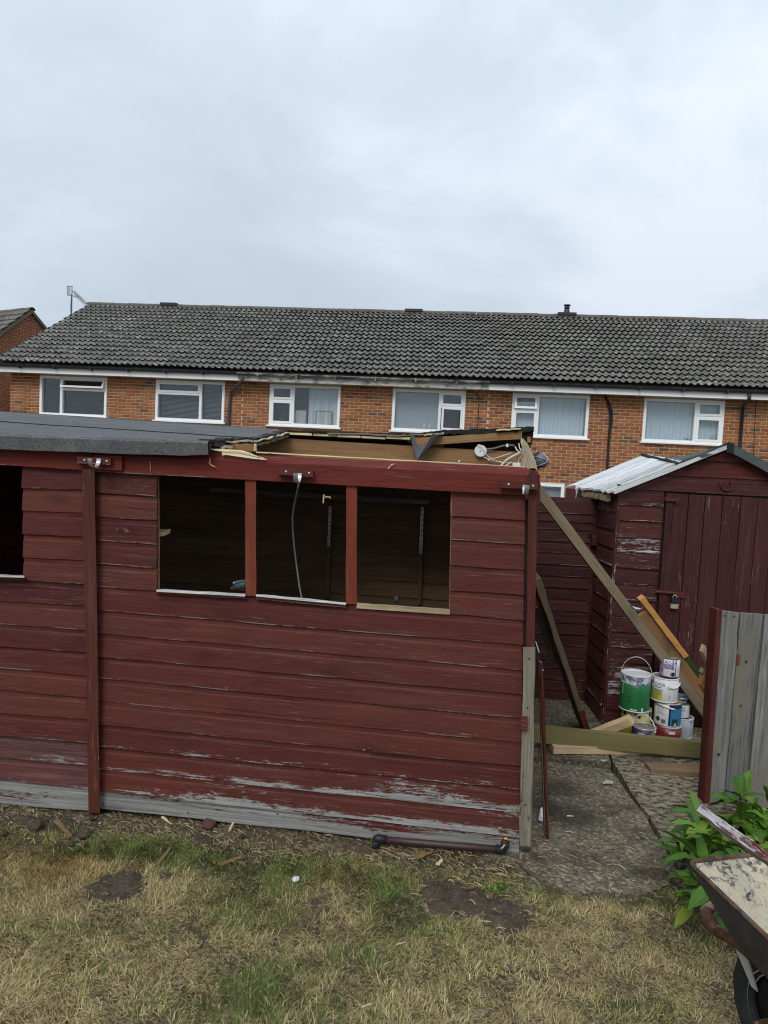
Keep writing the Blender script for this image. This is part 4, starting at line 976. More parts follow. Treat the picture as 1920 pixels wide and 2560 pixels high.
lip(3, 7, .007, 'felt_edge'); lip(4, 6, .005, 'old_prop_wood', -.006, .018); lip(7, 11, .022, 'felt_edge', .0, .02); lip(6, 8, .006, 'pale_wood', -.012, .012); lip(9, 10, .004, 'fresh_split', -.008, .045)
# end of the rear roof hanging past the gable
mb = MB(); poly_prism(mb, [rb(1304, 1085), rb(1334, 1070), rb(1333, 1090), rb(1328, 1118), rb(1304, 1118)], sn * -.03); mb.build('hanging_felt', 'felt_edge', shed)
plank('gable_block', rb(1322, 1092, RD + .02), rb(1322, 1106, RD + .02), sx_ * .018, sn * .02, 'brown_plank', shed)
# curled tongue of felt
tip = sw(1041, 1154, RD + .07); top_c = sw(1064, 1087, RD + .05); G = []; e1, e2, e3 = sx_ * .088, sn * .058, UP * .012
for i in range(11):
    t = i / 10; row = []
    for k in range(19):
        a = math.radians(-185 + 250 * k / 18); rim_ = top_c + e1 * math.cos(a) + e2 * math.sin(a) + e3 * (1 if math.sin(a) < 0 else .2) * (1 + .5 * math.cos(a))
        row.append(tip + (rim_ - tip) * max(.02, t) + sn * (.010 * math.sin(t * 5 + k * .35)) * t * (1 - t))
    G.append(row)
mb = MB(); mb.grid(G); mb.build('curled_felt', 'roof_felt', shed, True)
# wiring on the ridge beam
BO = RD + .0
def bo(u, v, o=.0): return sw(u, v, RD + .0 + o)
mb = MB(); mb.lathe([(0.034, 0.0), (0.034, 0.018), (0.030, 0.024), (0.004, 0.0245)], bo(1201, 1128), 20, sn); jb = mb.build('junction_box', 'white_plastic', shed, False)
mb = MB(); mb.lathe([(0.0036, 0.0246), (0.0036, 0.026)], bo(1200, 1128), 8, sn); mb.build('screw_hole', 'black_plastic', jb)
def wire(name, pts, r, mat):
    P_ = [bo(*p) for p in pts]; q = []
    for i in range(len(P_) - 1):
        p0, p1, p2, p3 = P_[max(i - 1, 0)], P_[i], P_[i + 1], P_[min(i + 2, len(P_) - 1)]
        for k in range(4):
            t = k / 4; q.append(0.5 * ((2 * p1) + (p2 - p0) * t + (2 * p0 - 5 * p1 + 4 * p2 - p3) * t * t + (3 * p1 - p0 - 3 * p2 + p3) * t ** 3))
    q.append(P_[-1]); mb = MB(); mb.tube(q, r, 6); return mb.build(name, mat, shed, True)
wire('cable', [(1214, 1123, .01), (1235, 1121, .012), (1255, 1115, .012), (1270, 1113, .012), (1287, 1114, .012)], .0052, 'cable_grey')
wire('cable', [(1193, 1114, .03), (1199, 1112, .04), (1208, 1122, .04), (1217, 1138, .035), (1230, 1146, .03), (1247, 1143, .03), (1278, 1132, .03)], .0026, 'cable_white')
wire('cable', [(1208, 1142, .01), (1222, 1148, .012), (1250, 1155, .014), (1275, 1158, .014), (1290, 1160, .02)], .0038, 'cable_white')
wire('cable', [(1250, 1168, .03), (1262, 1154, .035), (1278, 1143, .04), (1294, 1135, .05), (1302, 1131, .06)], .0062, 'cable_white')
wire('cable', [(1262, 1168, .03), (1272, 1159, .03), (1279, 1156, .03)], .005, 'cable_white')
wire('cable', [(1296, 1160, .05), (1297, 1149, .06), (1302, 1143, .08), (1306, 1150, .09), (1305, 1165, .09)], .0032, 'cable_white')
wire('cable', [(1288, 1117, .02), (1293, 1126, .03), (1300, 1130, .06), (1309, 1136, .09)], .004, 'cable_white')
wire('cable', [(1297, 1108, .05), (1299, 1120, .06), (1306, 1130, .08), (1312, 1138, .1), (1316, 1150, .12), (1313, 1166, .14)], .003, 'cable_white')
wire('cable', [(1322, 1112, .2), (1330, 1120, .25), (1340, 1123, .4)], .003, 'cable_black')
mb = MB(); mb.box(bo(1268, 1113.5, .018), .006, .005, .009, sx_, sn, UP); mb.build('cable_clip', 'white_plastic', shed)
mb = MB(); mb.box(bo(1222, 1148, .016), .005, .005, .007, sx_, sn, UP); mb.build('cable_clip', 'white_plastic', shed)
mb = MB(); mb.box(bo(1291, 1164, .06), .021, .012, .016, sx_, sn, UP); mb.build('socket_box', 'white_plastic', shed)
mb = MB(); mb.lathe([(0.006, 0), (0.006, .006)], bo(1148, 1153, .0), 8, sn); mb.build('nail_clip', 'white_plastic', shed)
# splintered end piece at the front corner
EP = lambda u, v, o: sw(u, v, o)
rings = []
for t, (u, v, wd) in ((0, (1306, 1097, 4)), (.2, (1310, 1106, 9)), (.5, (1318, 1128, 11)), (.8, (1327, 1152, 13)), (1, (1331, 1172, 12))):
    rings.append([EP(u - wd + rnd.uniform(-1, 1), v, -.42 + .36 * t), EP(u + wd * .3, v - 2, -.40 + .36 * t), EP(u + wd + rnd.uniform(-1, 1), v + 3, -.44 + .36 * t), EP(u + wd * .3, v + 6, -.47 + .36 * t)])
mb = MB(); mb.strip(rings); mb.build('splintered_end', 'rotten_wood', shed)
mb = MB(); poly_prism(mb, [EP(1301, 1130, -.2), EP(1308, 1112, -.3), EP(1318, 1150, -.14), EP(1322, 1172, -.06), EP(1304, 1171, -.06)], sn * .02); mb.build('splintered_end', 'old_prop_wood', shed)
for k in range(9):
    u0 = rnd.uniform(1302, 1326); v0 = rnd.uniform(1100, 1140) + (u0 - 1302) * 1.2; o_ = rnd.uniform(-.34, -.12)
    plank('splinter', sw(u0, v0, o_), sw(u0 + rnd.uniform(4, 14), min(1176, v0 + rnd.uniform(24, 48)), o_ + .05), sx_ * rnd.uniform(.004, .010), sn * .006, rnd.choice(['rotten_wood', 'pale_wood', 'old_prop_wood']), shed, nseg=4, j=.003, taper=rnd.uniform(.4, 1.3))
# gutter brackets
def gbracket(q, u, v, ang=0.0, back=None):
    if back: wrail('bracket_backing', back, 0.034, 0.052, 'red_rail', nseg=3)
    bl = wrail('bracket_block', q, 0.034, 0.072, 'red_post', nseg=4)
    c = sw(u, v, 0.118); mb = MB(); rings = []; R_ = .040
    for k in range(13):
        a = math.pi * (1 + k / 12); d = sn * math.cos(a) + UP * math.sin(a)
        rings.append([c + d * R_ - sx_ * .009, c + d * R_ + sx_ * .009, c + d * (R_ - .003) + sx_ * .009, c + d * (R_ - .003) - sx_ * .009])
    mb.strip(rings); mb.build('gutter_hook', 'galvanised', bl)
    tl, tr, br, bl_ = q
    for uu in (lerp(tl[0], tr[0], .22), lerp(tl[0], tr[0], .88)):
        mb = MB(); vv = (lerp(tl[1], tr[1], (uu - tl[0]) / (tr[0] - tl[0])) + lerp(bl_[1], br[1], (uu - tl[0]) / (tr[0] - tl[0]))) / 2
        mb.lathe([(0.005, 0), (0.005, .002), (.001, .003)], sw(uu, vv, .0725), 8, sn); mb.build('screw', 'galvanised', bl)
gbracket(((193, 1141), (277, 1145), (277, 1162), (193, 1158)), 236, 1146, back=((236, 1137), (305, 1140), (305, 1176), (236, 1172)))
gbracket(((696, 1169), (783, 1175), (783, 1192), (696, 1187)), 744, 1183)
gbracket(((1251, 1200), (1344, 1207), (1343, 1224), (1251, 1219)), 1315, 1213)
# nail heads and a few popped screws on the cladding
mb = None
for k in range(1, 16):
    for u in (1150, 1304, 262, 380) if k <= 5 else (262, 470, 700, 930, 1110, 1290):
        v = (vline(k, u) + vline(k - 1, u)) / 2 + rnd.uniform(-12, 16); mb = MB(); mb.lathe([(0.0042, 0), (0.003, .001)], sw(u + rnd.uniform(-9, 6), v, .0158), 6, sn); mb.build('nail', 'dark_steel', shed)
base_at(shed, sl(0.6, 0, -1.0))

# ------------------------------------------------------------------ things in and on the shed
bl_ = thing('bulkhead_lamp', 'ribbed glass bulkhead lamp at the shed corner beside the splintered end', 'lamp')
c = sw(1347, 1152, -.32); axl = (sx_ * .75 + sn * .65).normalized()
mb = MB(); mb.lathe([(0.03, -.03), (0.038, -.02), (0.038, -.003)], c, 18, axl); mb.build('base', 'black_plastic', bl_, True)
mb = MB(); mb.lathe([(0.033, 0), (0.032, .008), (.034, .011), (.031, .019), (.032, .021), (.026, .030), (.012, .037), (0.002, .038)], c, 18, axl); mb.build('lens', 'lamp_glass', bl_, True)
for k in range(3):
    mb = MB(); e1 = axl.orthogonal().normalized(); e2 = axl.cross(e1); a0 = k * math.pi / 3; d = e1 * math.cos(a0) + e2 * math.sin(a0)
    mb.tube([c + d * .040 + axl * -.01, c + d * .038 + axl * .022, c + d * .02 + axl * .041, c + axl * .045, c - d * .02 + axl * .041, c - d * .038 + axl * .022, c - d * .040 + axl * -.01], .002, 5); mb.build('guard_wire', 'galvanised', bl_, True)
mb = MB(); mb.box(sw(1360, 1152, -.36), .014, .02, .024, sx_, sn, UP); mb.build('sensor', 'black_plastic', bl_)
base_at(bl_, c - UP * .06)
hc = MB(); hp = [(748, 1200, -.25), (744, 1225, -.3), (736, 1260, -.36), (731, 1290, -.4), (732, 1330, -.42), (736, 1375, -.42), (742, 1420, -.40), (748, 1465, -.36), (757, 1510, -.3), (765, 1560, -.28)]
hc.tube([sw(u, v, o) for u, v, o in hp], .0044, 8); o = hc.build('hanging_cable', 'cable_grey', None, True); tag(o, 'grey cable hanging inside the middle window opening of the red shed', 'cable')
dr = thing('power_drill', 'small teal power drill lying behind the left window sill of the shed', 'drill')
P_ = lambda u, v, o=-.10: sw(u, v, o)
mb = MB(); mb.tube([P_(585, 1468), P_(592, 1466), P_(604, 1463), P_(622, 1460)], [.012, .016, .020, .020], 10); mb.build('body', flat('teal_plastic', (0.015, 0.06, 0.06), 0.5), dr, True)
mb = MB(); mb.tube([P_(580, 1470), P_(586, 1468)], [.006, .012], 8); mb.build('chuck', 'black_plastic', dr, True)
mb = MB(); mb.tube([P_(578, 1471), P_(598, 1474), P_(612, 1474)], .008, 8); mb.build('battery', flat('red_plastic', (0.08, 0.012, 0.012), 0.5), dr)
base_at(dr, P_(600, 1476))
o = plank('timber_offcut', sw(585, 1456, -.13), sw(626, 1449, -.13), UP * .006, sn * .03, 'peeling_plank'); tag(o, 'pale red timber offcut lying over the teal drill', 'offcut')
mb = MB(); mb.lathe([(0.002, -.014), (.012, -.011), (.017, 0), (.012, .011), (.002, .014)], sw(991, 1499, -.06), 10, (sx_ + UP * .3).normalized()); o = mb.build('tape_roll', 'black_plastic', None, True); tag(o, 'small black lump on the rotten sill of the right window opening', 'lump')
# waste pipe along the foot of the wall
pp = thing('waste_pipe', 'brown plastic pipe lying along the foot of the red shed wall', 'pipe')
mb = MB(); mb.tube([sw(950, 2098, .05), sw(1050, 2107, .05), sw(1160, 2116, .05), sw(1258, 2124, .05)], .0145, 12); mb.build('pipe', 'brown_pipe', pp, True)
mb = MB(); mb.tube([sw(938, 2100, .05), sw(944, 2096, .05), sw(966, 2099, .05)], .0175, 12); mb.build('elbow', 'black_plastic', pp, True)
mb = MB(); mb.tube([sw(942, 2098, .05), sw(939, 2112, .05), sw(938, 2135, .05)], .0165, 12); mb.build('drop', 'black_plastic', pp, True)
mb = MB(); mb.tube([sw(1240, 2122, .05), sw(1256, 2124, .05), sw(1262, 2116, .05), sw(1263, 2105, .05)], .018, 12); mb.build('end_bend', 'black_plastic', pp, True)
mb = MB(); mb.tube([sw(1262, 2110, .05), sw(1262, 2100, .05)], .0135, 10); mb.build('stopper', 'red_iron', pp, True)
mb = MB(); mb.tube([sw(1261, 2098, .062), sw(1265, 2095, .062), sw(1267, 2099, .062)], .005, 8); mb.build('tape', flat('yellow_tape', (0.62, 0.42, 0.02), 0.6), pp, True)
mb = MB(); poly_prism(mb, [sw(1252, 2121, .076), sw(1261, 2110, .076), sw(1262, 2114, .076), sw(1256, 2121, .076)], sn * .001); mb.build('paint_mark', 'paper_white', pp)
base_at(pp, sw(1100, 2120, .05))
# ------------------------------------------------------------------ small maroon shed on the right
TP = V((1.493, 4.559, 0)); tx = V((1, -0.03, 0)).normalized(); tn = V((tx.y, -tx.x, 0))
def tw_(u, v, off=0.0): return onpl(u, v, TP + tn * off, tn)
def tl_(x, z, off=0.0): return TP + tx * x + UP * z + tn * off
ts = thing('tool_shed', 'small maroon shed with peeling paint, plank door and a white board roof', 'shed')
bv = [1222, 1261, 1300, 1340, 1378, 1417, 1457, 1497, 1537, 1576, 1615, 1654, 1693, 1732, 1771, 1809]
xdoor = (tw_(1664, 1228) - TP).dot(tx); ztop = tw_(1545, 1222).z; WID = 1.40
def uc(v): return 1537 - (v - 1244) * 39 / 565.0
for k in range(1, 16):
    zb_, zt_ = tw_(uc(bv[k]) + 10, bv[k]).z, tw_(uc(bv[k - 1]) + 10, bv[k - 1]).z
    warp = rnd.uniform(-.006, .004) if k in (4, 5, 6, 9) else 0
    clad('board', tl_(0.015, zb_), tl_(xdoor - .012, zb_ + warp), tl_(0.015, zt_), tl_(xdoor - .012, zt_), tn, 'maroon_worn' if k >= 3 else 'maroon_board', ts, 6)
plank('corner_strip', tl_(0.004, 0.0, .012), tl_(0.004, ztop + .03, .012), tx * .02, tn * .03, 'maroon_worn', ts)
plank('corner_strip', tl_(WID, 0.0, .012), tl_(WID, ztop, .012), tx * .02, tn * .03, 'maroon_worn', ts)
xa = (tw_(1823, 1116) - TP).dot(tx); za = tw_(1823, 1122).z - .01; xe = -0.03; ze = tw_(1524, 1236).z
def xs_at(z): return xe + (xa - xe) * (z - ze) / (za - ze)
zs_ = [ztop, tw_(1640, 1186.5).z, tw_(1731, 1150).z, za - .012]
zs_[0] = tw_(1545, 1222).z
for a, b in zip(zs_, zs_[1:]):
    l0, l1 = max(0.0, xs_at(a)) + .01, xs_at(b) + .01
    clad('gable_board', tl_(l0, a), tl_(2 * xa - l0, a), tl_(l1, b), tl_(2 * xa - l1, b), tn, 'maroon_board' if a < zs_[1] - .01 else 'red_board', ts, 8)
plank('door_stile', tl_(xdoor + .02, 0.03, .022), tl_(xdoor + .02, ztop - .012, .022), tx * .045, tn * .025, 'maroon_door', ts)
x = xdoor + .045; i = 0
while x < WID - .05:
    wd = min(0.102 + rnd.uniform(-.012, .012), WID - .012 - x); zt_ = ztop - .015 + rnd.uniform(-.003, .003)
    plank('door_plank', tl_(x + wd / 2, .03, .014 + rnd.uniform(-.002, .002)), tl_(x + wd / 2, zt_, .014), tx * (wd - .005), tn * .022, 'maroon_door', ts, nseg=5); x += wd
mb = MB(); mb.face([tl_(0.0, 0.0, -.012), tl_(WID, 0.0, -.012), tl_(WID, ztop, -.012), tl_(xa, za, -.012), tl_(0, ztop, -.012)]); mb.build('lining', 'dark_wood', ts)
TD = 1.06
for k in range(1, 14):
    za_, zc = 1.5 - .115 * k, 1.5 - .115 * (k - 1)
    clad('side_board', tl_(0, za_, -TD), tl_(0, za_, -.002), tl_(0, zc, -TD), tl_(0, zc, -.002), -tx, 'maroon_board', ts, 4)
    clad('side_board', tl_(WID, za_, -.002), tl_(WID, za_, -TD), tl_(WID, zc, -.002), tl_(WID, zc, -TD), tx, 'maroon_board', ts, 3)
# roof boards up the left slope, bleached white, felt left near the ridge
F0 = tw_(1522, 1231, .06); F1 = tw_(1823, 1110, .06); sl_ = F1 - F0; B0 = onpl(1416, 1217, TP - tn * 1.03, tn)
nB = 9; rn = sl_.normalized().cross(tn); rn = rn if rn.z > 0 else -rn
for k in range(nB):
    f0, f1 = (k + .015) / nB, (k + .985) / nB; fm = (f0 + f1) / 2; e = lerp(F0, B0, fm); wv = (B0 - F0) * (f1 - f0)
    t1 = lerp(.60, .80, fm) + .02; t0 = rnd.uniform(-.012, .03) if k else 0.0
    wdv = wv if k else wv * .8
    mb = MB(); n = 10; rings = []; koff = rnd.uniform(-.002, .002)
    for i in range(n + 1):
        t = lerp(t0, t1, i / n); c_ = e + sl_ * t + rn * (rnd.uniform(-.003, .003) + koff); h_ = wdv * .5
        jn = sl_.normalized() * (rnd.uniform(-.02, .02) if i == 0 else 0)
        rings.append([c_ - h_ + jn - rn * .007, c_ + h_ - jn - rn * .007, c_ + h_ - jn + rn * .007, c_ - h_ + jn + rn * .007])
    o_u = rnd.uniform(0, 9); mb.strip(rings, uvu=[o_u + sl_.length * (t1 - t0) * i / n for i in range(n + 1)], uvw=[o_u, o_u + .11, o_u + .125, o_u + .235, o_u + .25]); mb.build('roof_board', 'white_roof_board', ts)
plank('verge_strip', F0 + sl_ * .03 + tn * .012 - rn * .01, F0 + sl_ * .97 + tn * .012 - rn * .012, rn * .022, tn * .014, 'white_roof_board', ts)
plank('eave_batten', tw_(1461, 1234, -.62), tw_(1522, 1246, -.02), UP * .035, tx * .03, 'rotten_wood', ts, nseg=10, j=.005)
BA = onpl(1702, 1152, TP - tn * .95, tn); bl0 = B0 + sl_ * .79 + rn * .012
G = []
for i in range(9):
    t = i / 8; f = lerp(F0 + sl_ * .575, F1, t) + rn * .011; b = lerp(bl0, BA, t) + rn * .004
    G.append([lerp(f, b, j / 6) + rn * (.006 * mnoise.noise(V((i * .7, j * .9, 1))) - .02 * math.sin(math.pi * j / 6) * (1 - t)) for j in range(7)])
mb = MB(); mb.grid(G); mb.grid([[p - rn * .006 for p in G[0]], G[0]]); mb.build('roof_felt', 'green_felt', ts)
plank('felt_edge', G[0][0] + tn * .004, G[0][6], rn * .014, sl_.normalized() * .02, 'felt_edge', ts, nseg=8, j=.004)
FR = tl_(2 * xa - xe, ze, .06); srr = FR - F1; BR_ = BA + srr
rr = []
for i in range(9): rr.append([lerp(F1 + srr * (i / 8), BA + srr * (i / 8), j / 4) + UP * .012 for j in range(5)])
mb = MB(); mb.grid(rr); mb.build('roof_felt', 'green_felt', ts)
n2 = tn.cross(srr.normalized()); n2 = n2 if n2.z > 0 else -n2
plank('felt_verge', F1 + tn * .01 - n2 * .018, FR + tn * .01 - n2 * .018, n2 * .052, tn * .016, 'green_felt', ts, nseg=8, j=.002)
plank('felt_verge', F0 + sl_ * .62 + tn * .010 + rn * .004, F1 + tn * .010 - rn * .012, rn * .03, tn * .014, 'green_felt', ts, nseg=8, j=.003)
mb = MB(); mb.box(F1 + tn * .012 - UP * .025, .022, .012, .03, tx, tn, UP); mb.build('ridge_knot', 'felt_edge', ts)
# door furniture
def hw_box(name, u0, v0, u1, v1, o, th, mat, par): mb = MB(); a = tw_(u0, v0, o); b = tw_(u1, v1, o); mb.box((a + b) / 2, abs((b - a).dot(tx)) / 2, th, abs(b.z - a.z) / 2, tx, tn, UP); return mb.build(name, mat, par)
hw_box('top_bolt', 1662, 1243, 1698, 1251, .035, .008, 'red_iron', ts)
mb = MB(); mb.tube([tw_(1664, 1251, .045), tw_(1696, 1252.5, .045)], .006, 8); mb.build('bolt_rod', 'red_iron', ts)
hw_box('bolt_end', 1690, 1248, 1695, 1258, .045, .008, 'red_iron', ts)
mb = MB(); mb.tube([tw_(1638, 1479, .045), tw_(1690, 1483, .045)], .009, 8); mb.build('hasp_bolt', 'red_iron', ts)
hw_box('hasp_plate', 1642, 1474, 1683, 1486, .03, .004, 'red_iron', ts); hw_box('hasp_plate', 1688, 1479, 1712, 1495, .03, .006, 'red_iron', ts)
mb = MB(); mb.lathe([(0.011, 0), (0.011, .001)], tw_(1668, 1533, .026), 10, tn); mb.build('knot_hole', 'black_plastic', ts)
hs = [(1803, 1201), (1802, 1212), (1804, 1220), (1810, 1225), (1817, 1227), (1825, 1225), (1830, 1219), (1831, 1210), (1829, 1201)]
mb = MB(); mb.tube([tw_(u, v, .024) for u, v in hs], .0062, 8); mb.build('horseshoe', 'red_iron', ts, True)
base_at(ts, tl_(WID / 2, 0, -.5))
pl_ = thing('padlock', 'small padlock with pale lower half hanging on the maroon shed door', 'padlock')
mb = MB(); mb.tube([tw_(1682, 1500, .05), tw_(1683, 1490, .05), tw_(1687, 1487, .05), tw_(1691, 1490, .05), tw_(1691, 1500, .05)], .004, 6); mb.build('shackle', 'galvanised', pl_, True)
mb = MB(); a = tw_(1686, 1503, .05); mb.box(a, .020, .011, .016, tx, tn, UP); mb.build('body', 'black_plastic', pl_)
mb = MB(); a = tw_(1685, 1515, .05); mb.box(a, .023, .012, .014, tx, tn, UP); mb.build('lower_body', 'brass', pl_)
base_at(pl_, tw_(1685, 1521, .05))

# ------------------------------------------------------------------ lapped fence between the sheds, screen behind it
fe = thing('lapped_fence', 'dark red lapped board fence between the two sheds', 'fence')
FY = 4.99; fx0, fx1 = 0.78, atY(1484, 1300, FY).x
ftop = atY(1410, 1245, FY).z
zz = ftop; hs_ = [.105, .06, .055, .085] + [.082] * 20; k = 0
while zz > 0.03:
    h_ = hs_[k]; z2 = max(0.015, zz - h_); sg = rnd.uniform(-.004, .004)
    clad('fence_board', V((fx0, FY, z2 + sg)), V((fx1, FY - .01, z2)), V((fx0, FY, zz)), V((fx1, FY - .01, zz)), V((0, -1, 0)), 'maroon_fence', fe, 5); zz = z2; k += 1
plank('fence_post', V((fx1 + .015, FY, 0)), V((fx1 + .015, FY, ftop + .0)), V((.05, 0, 0)), V((0, .05, 0)), 'maroon_fence', fe)
mb = MB(); mb.box(atY(1488, 1345, FY - .06), .028, .02, .05); mb.build('latch_block', 'maroon_fence', fe)
mb = MB(); mb.tube([atY(1469, 1332, FY - .06), atY(1492, 1333, FY - .06)], .007, 6); mb.build('latch_bar', 'red_iron', fe)
base_at(fe, V(((fx0 + fx1) / 2, FY, 0)))
sc = thing('garden_screen', 'low red and grey wooden screen just above the lapped fence', 'screen')
SY = 6.2
for a, b, c_, d, mt, nm in ((1413, 1441, 1221, 1300, 'red_board', 'red_panel'), (1441, 1466, 1224, 1300, 'grey_wood', 'grey_panel'), (1467, 1500, 1226, 1300, 'dark_wood', 'dark_panel')):
    plank(nm, atY((a + b) / 2, 1260, SY) * 1 + V((0, 0, 0)) - UP * atY((a + b) / 2, 1260, SY).z + UP * 0, V((atY((a + b) / 2, 1260, SY).x, SY, atY((a + b) / 2, c_, SY).z)), V(((b - a) / FPX * SY * .96, 0, 0)), V((0, .03, 0)), mt, sc)
for u in (1441, 1466): plank('white_edge', V((atY(u, 1240, SY - .03).x, SY - .03, 0)), V((atY(u, 1240, SY - .03).x, SY - .03, atY(u, 1226, SY - .03).z)), V((.008, 0, 0)), V((0, .02, 0)), 'upvc', sc)
base_at(sc, V((atY(1450, 1260, SY).x, SY, 0)))

# ------------------------------------------------------------------ leaning props
def prop_line(t_px, perp=0.0):
    """point on the long prop: distance in px along it from its top, and px across (up-right)"""
    u, v = 1347 + .6 * t_px + .8 * perp, 1228 + .8 * t_px - .6 * perp
    Y = 3.95 + (4.42 - 3.95) * min(1.15, t_px / 815.0); return u, v, Y
def prop_pl(name, t0, t1, perp, wpx, depth, mat, label, cat='timber', dy=0.0, nseg=10):
    A = atY(*[*prop_line(t0, perp)][:2], prop_line(t0, perp)[2] + dy); B = atY(*[*prop_line(t1, perp)][:2], prop_line(t1, perp)[2] + dy)
    d = (B - A).normalized(); vw = V((0, 1, 0)); W = d.cross(vw).normalized() * (wpx / FPX * 4.2); o = plank(name, A, B, W, V((0, depth, 0)) - d * d.dot(V((0, depth, 0))), mat, nseg=nseg); tag(o, label, cat); return o
prop_pl('prop_timber', -25, 812, 0, 23, .045, 'treated_wood', 'long pale timber leaning from the shed corner down to the right')
prop_pl('prop_board', 398, 800, 24.5, 25, .03, 'brown_plank', 'stained brown board lying along the long leaning timber', dy=.012)
prop_pl('short_timber', 365, 548, 44.5, 14, .042, 'orange_wood', 'short bright orange timber on top of the leaning boards')
prop_pl('painted_timber', 552, 760, 43.5, 15, .035, 'moss_paint', 'dark green painted timber below the orange one on the leaning boards', dy=.01)
mb = MB(); pr = [(1575, 1507), (1580, 1515), (1588, 1522), (1598, 1523), (1608, 1518), (1606, 1522), (1596, 1528), (1586, 1527), (1577, 1517)]
poly_prism(mb, [atY(u, v, 4.02 + .01 * i) for i, (u, v) in enumerate(pr)], V((0, .002, 0))); o = mb.build('paper_strip', 'paper_white'); tag(o, 'torn strip of white paper caught at the top of the brown board', 'paper')
foot = gnd(1462, 1822, .016); top = V((0.745, 3.62, 1.12))
topP = atY(1331, 1430, 3.72); op = thing('old_prop', 'weathered dark board with a red painted tip leaning against the shed side', 'board')
dv = (foot - topP); W = V((-0.02, .19, .05)); T = dv.normalized().cross(W.normalized()).normalized() * .032
plank('shaft', topP, lerp(topP, foot, .80), W, T, 'old_prop_wood', op, nseg=12, j=.003); plank('painted_tip', lerp(topP, foot, .80), foot + dv.normalized() * -.01, W * .98, T * 1.02, 'red_post', op, nseg=3, j=.002)
base_at(op, foot)
A = atY(1340, 1520, 3.95); B = atY(1388, 1652, 4.2); o = plank('short_board', A, B, V((.045, .02, .012)), V((.004, .05, 0)), 'grey_wood'); tag(o, 'short grey board behind the old leaning board', 'board')
# thin strips leaning on the corner
for (u0, v0, u1, v1, mt, lb, y0, y1, wd) in ((1348.5, 1652, 1364, 2086, 'dry_brown', 'thin olive brown strip of wood leaning at the shed corner post', 3.02, 3.03, .011), (1352.5, 1654, 1369, 2093, 'red_post', 'thin red painted strip of wood leaning at the shed corner post', 3.0, 3.01, .012)):
    A = atY(u0, v0, y0); B = gnd(u1, v1, .012); o = plank('thin_strip', A, B, V((wd, 0, 0)), V((0, .022, 0)), mt, nseg=8); tag(o, lb, 'strip')
mb = MB(); poly_prism(mb, [atY(1338, 1600, 3.03), atY(1347, 1618, 3.03), atY(1349, 1632, 3.03), atY(1351, 1651, 3.03), atY(1340, 1646, 3.03), atY(1338, 1620, 3.03)], V((0, .004, 0))); o = mb.build('torn_felt', 'felt_edge'); tag(o, 'scrap of black felt hanging beside the shed corner post', 'felt scrap')
mb = MB(); poly_prism(mb, [atY(1338, 1603, 3.02), atY(1341, 1605, 3.02), atY(1349, 1631, 3.02), atY(1347, 1632, 3.02)], V((0, .002, 0))); mb.build('white_edge', 'paper_white', o)
mb = MB(); poly_prism(mb, [atY(1350, 1655, 2.99), atY(1352, 1655, 2.99), atY(1359, 1676, 2.99), atY(1357, 1677, 2.99)], V((0, .002, 0))); o = mb.build('paper_scrap', 'paper_white'); tag(o, 'sliver of white paper on top of the thin leaning strips', 'paper')
mb = MB(); poly_prism(mb, [gnd(1346, 2050, .01), gnd(1356, 2054, .01), gnd(1357, 2020, .05), gnd(1351, 2022, .05)], V((0.004, .01, 0))); o = mb.build('paint_chip', 'paper_white'); tag(o, 'flat white chip standing behind the thin leaning strips', 'chip')

# ------------------------------------------------------------------ timbers on the ground
ga = gnd(1322, 1852, .062); gb_ = gnd(1790, 1896, .03); d = (gb_ - ga).normalized()
o = plank('long_timber', ga + UP * .047, gb_ + UP * .047, UP * .092, V((-d.y, d.x, 0)) * .045, 'green_timber', nseg=12); tag(o, 'long greenish treated timber on edge across the concrete yard', 'timber')
A = gnd(1384, 1876, .038); B = gnd(1640, 1878, .038); d = (B - A).normalized()
o = plank('pale_timber', A + V((-d.y, d.x, 0)) * .045, B + V((-d.y, d.x, 0)) * .045, V((-d.y, d.x, 0)) * .09, UP * .042, 'pale_wood'); tag(o, 'pale new timber lying under the long greenish timber', 'timber')
A = atY(1478, 1838, 4.22); B = atY(1578, 1799, 4.06); d = (B - A).normalized(); W = d.cross(V((0, -1, 0))).normalized()
o = plank('short_offcut', A, B, W * .048, d.cross(W) * .045, 'pale_wood', nseg=4); tag(o, 'short pale timber offcut propped up in front of the yellow tin', 'offcut')
g0 = [gnd(1612, 1904, .04), gnd(1627, 1922, .04), gnd(1780, 1936, .04), gnd(1780, 1912, .04)]
mb = MB(); mb.strip([[p - UP * .024 for p in g0], g0], uvu=[0, .03], uvw=[0, .06, .45, .5, .9]); 
me = mb.mesh('brown_plank'); uvl = me.uv_layers[0].data
for lp in me.loops: co = me.vertices[lp.vertex_index].co; uvl[lp.index].uv = (co.x, co.y * .5 + co.z)
o = link('brown_plank', me, 'dry_brown'); tag(o, 'brown plank lying flat on the concrete by the grey fence', 'plank')

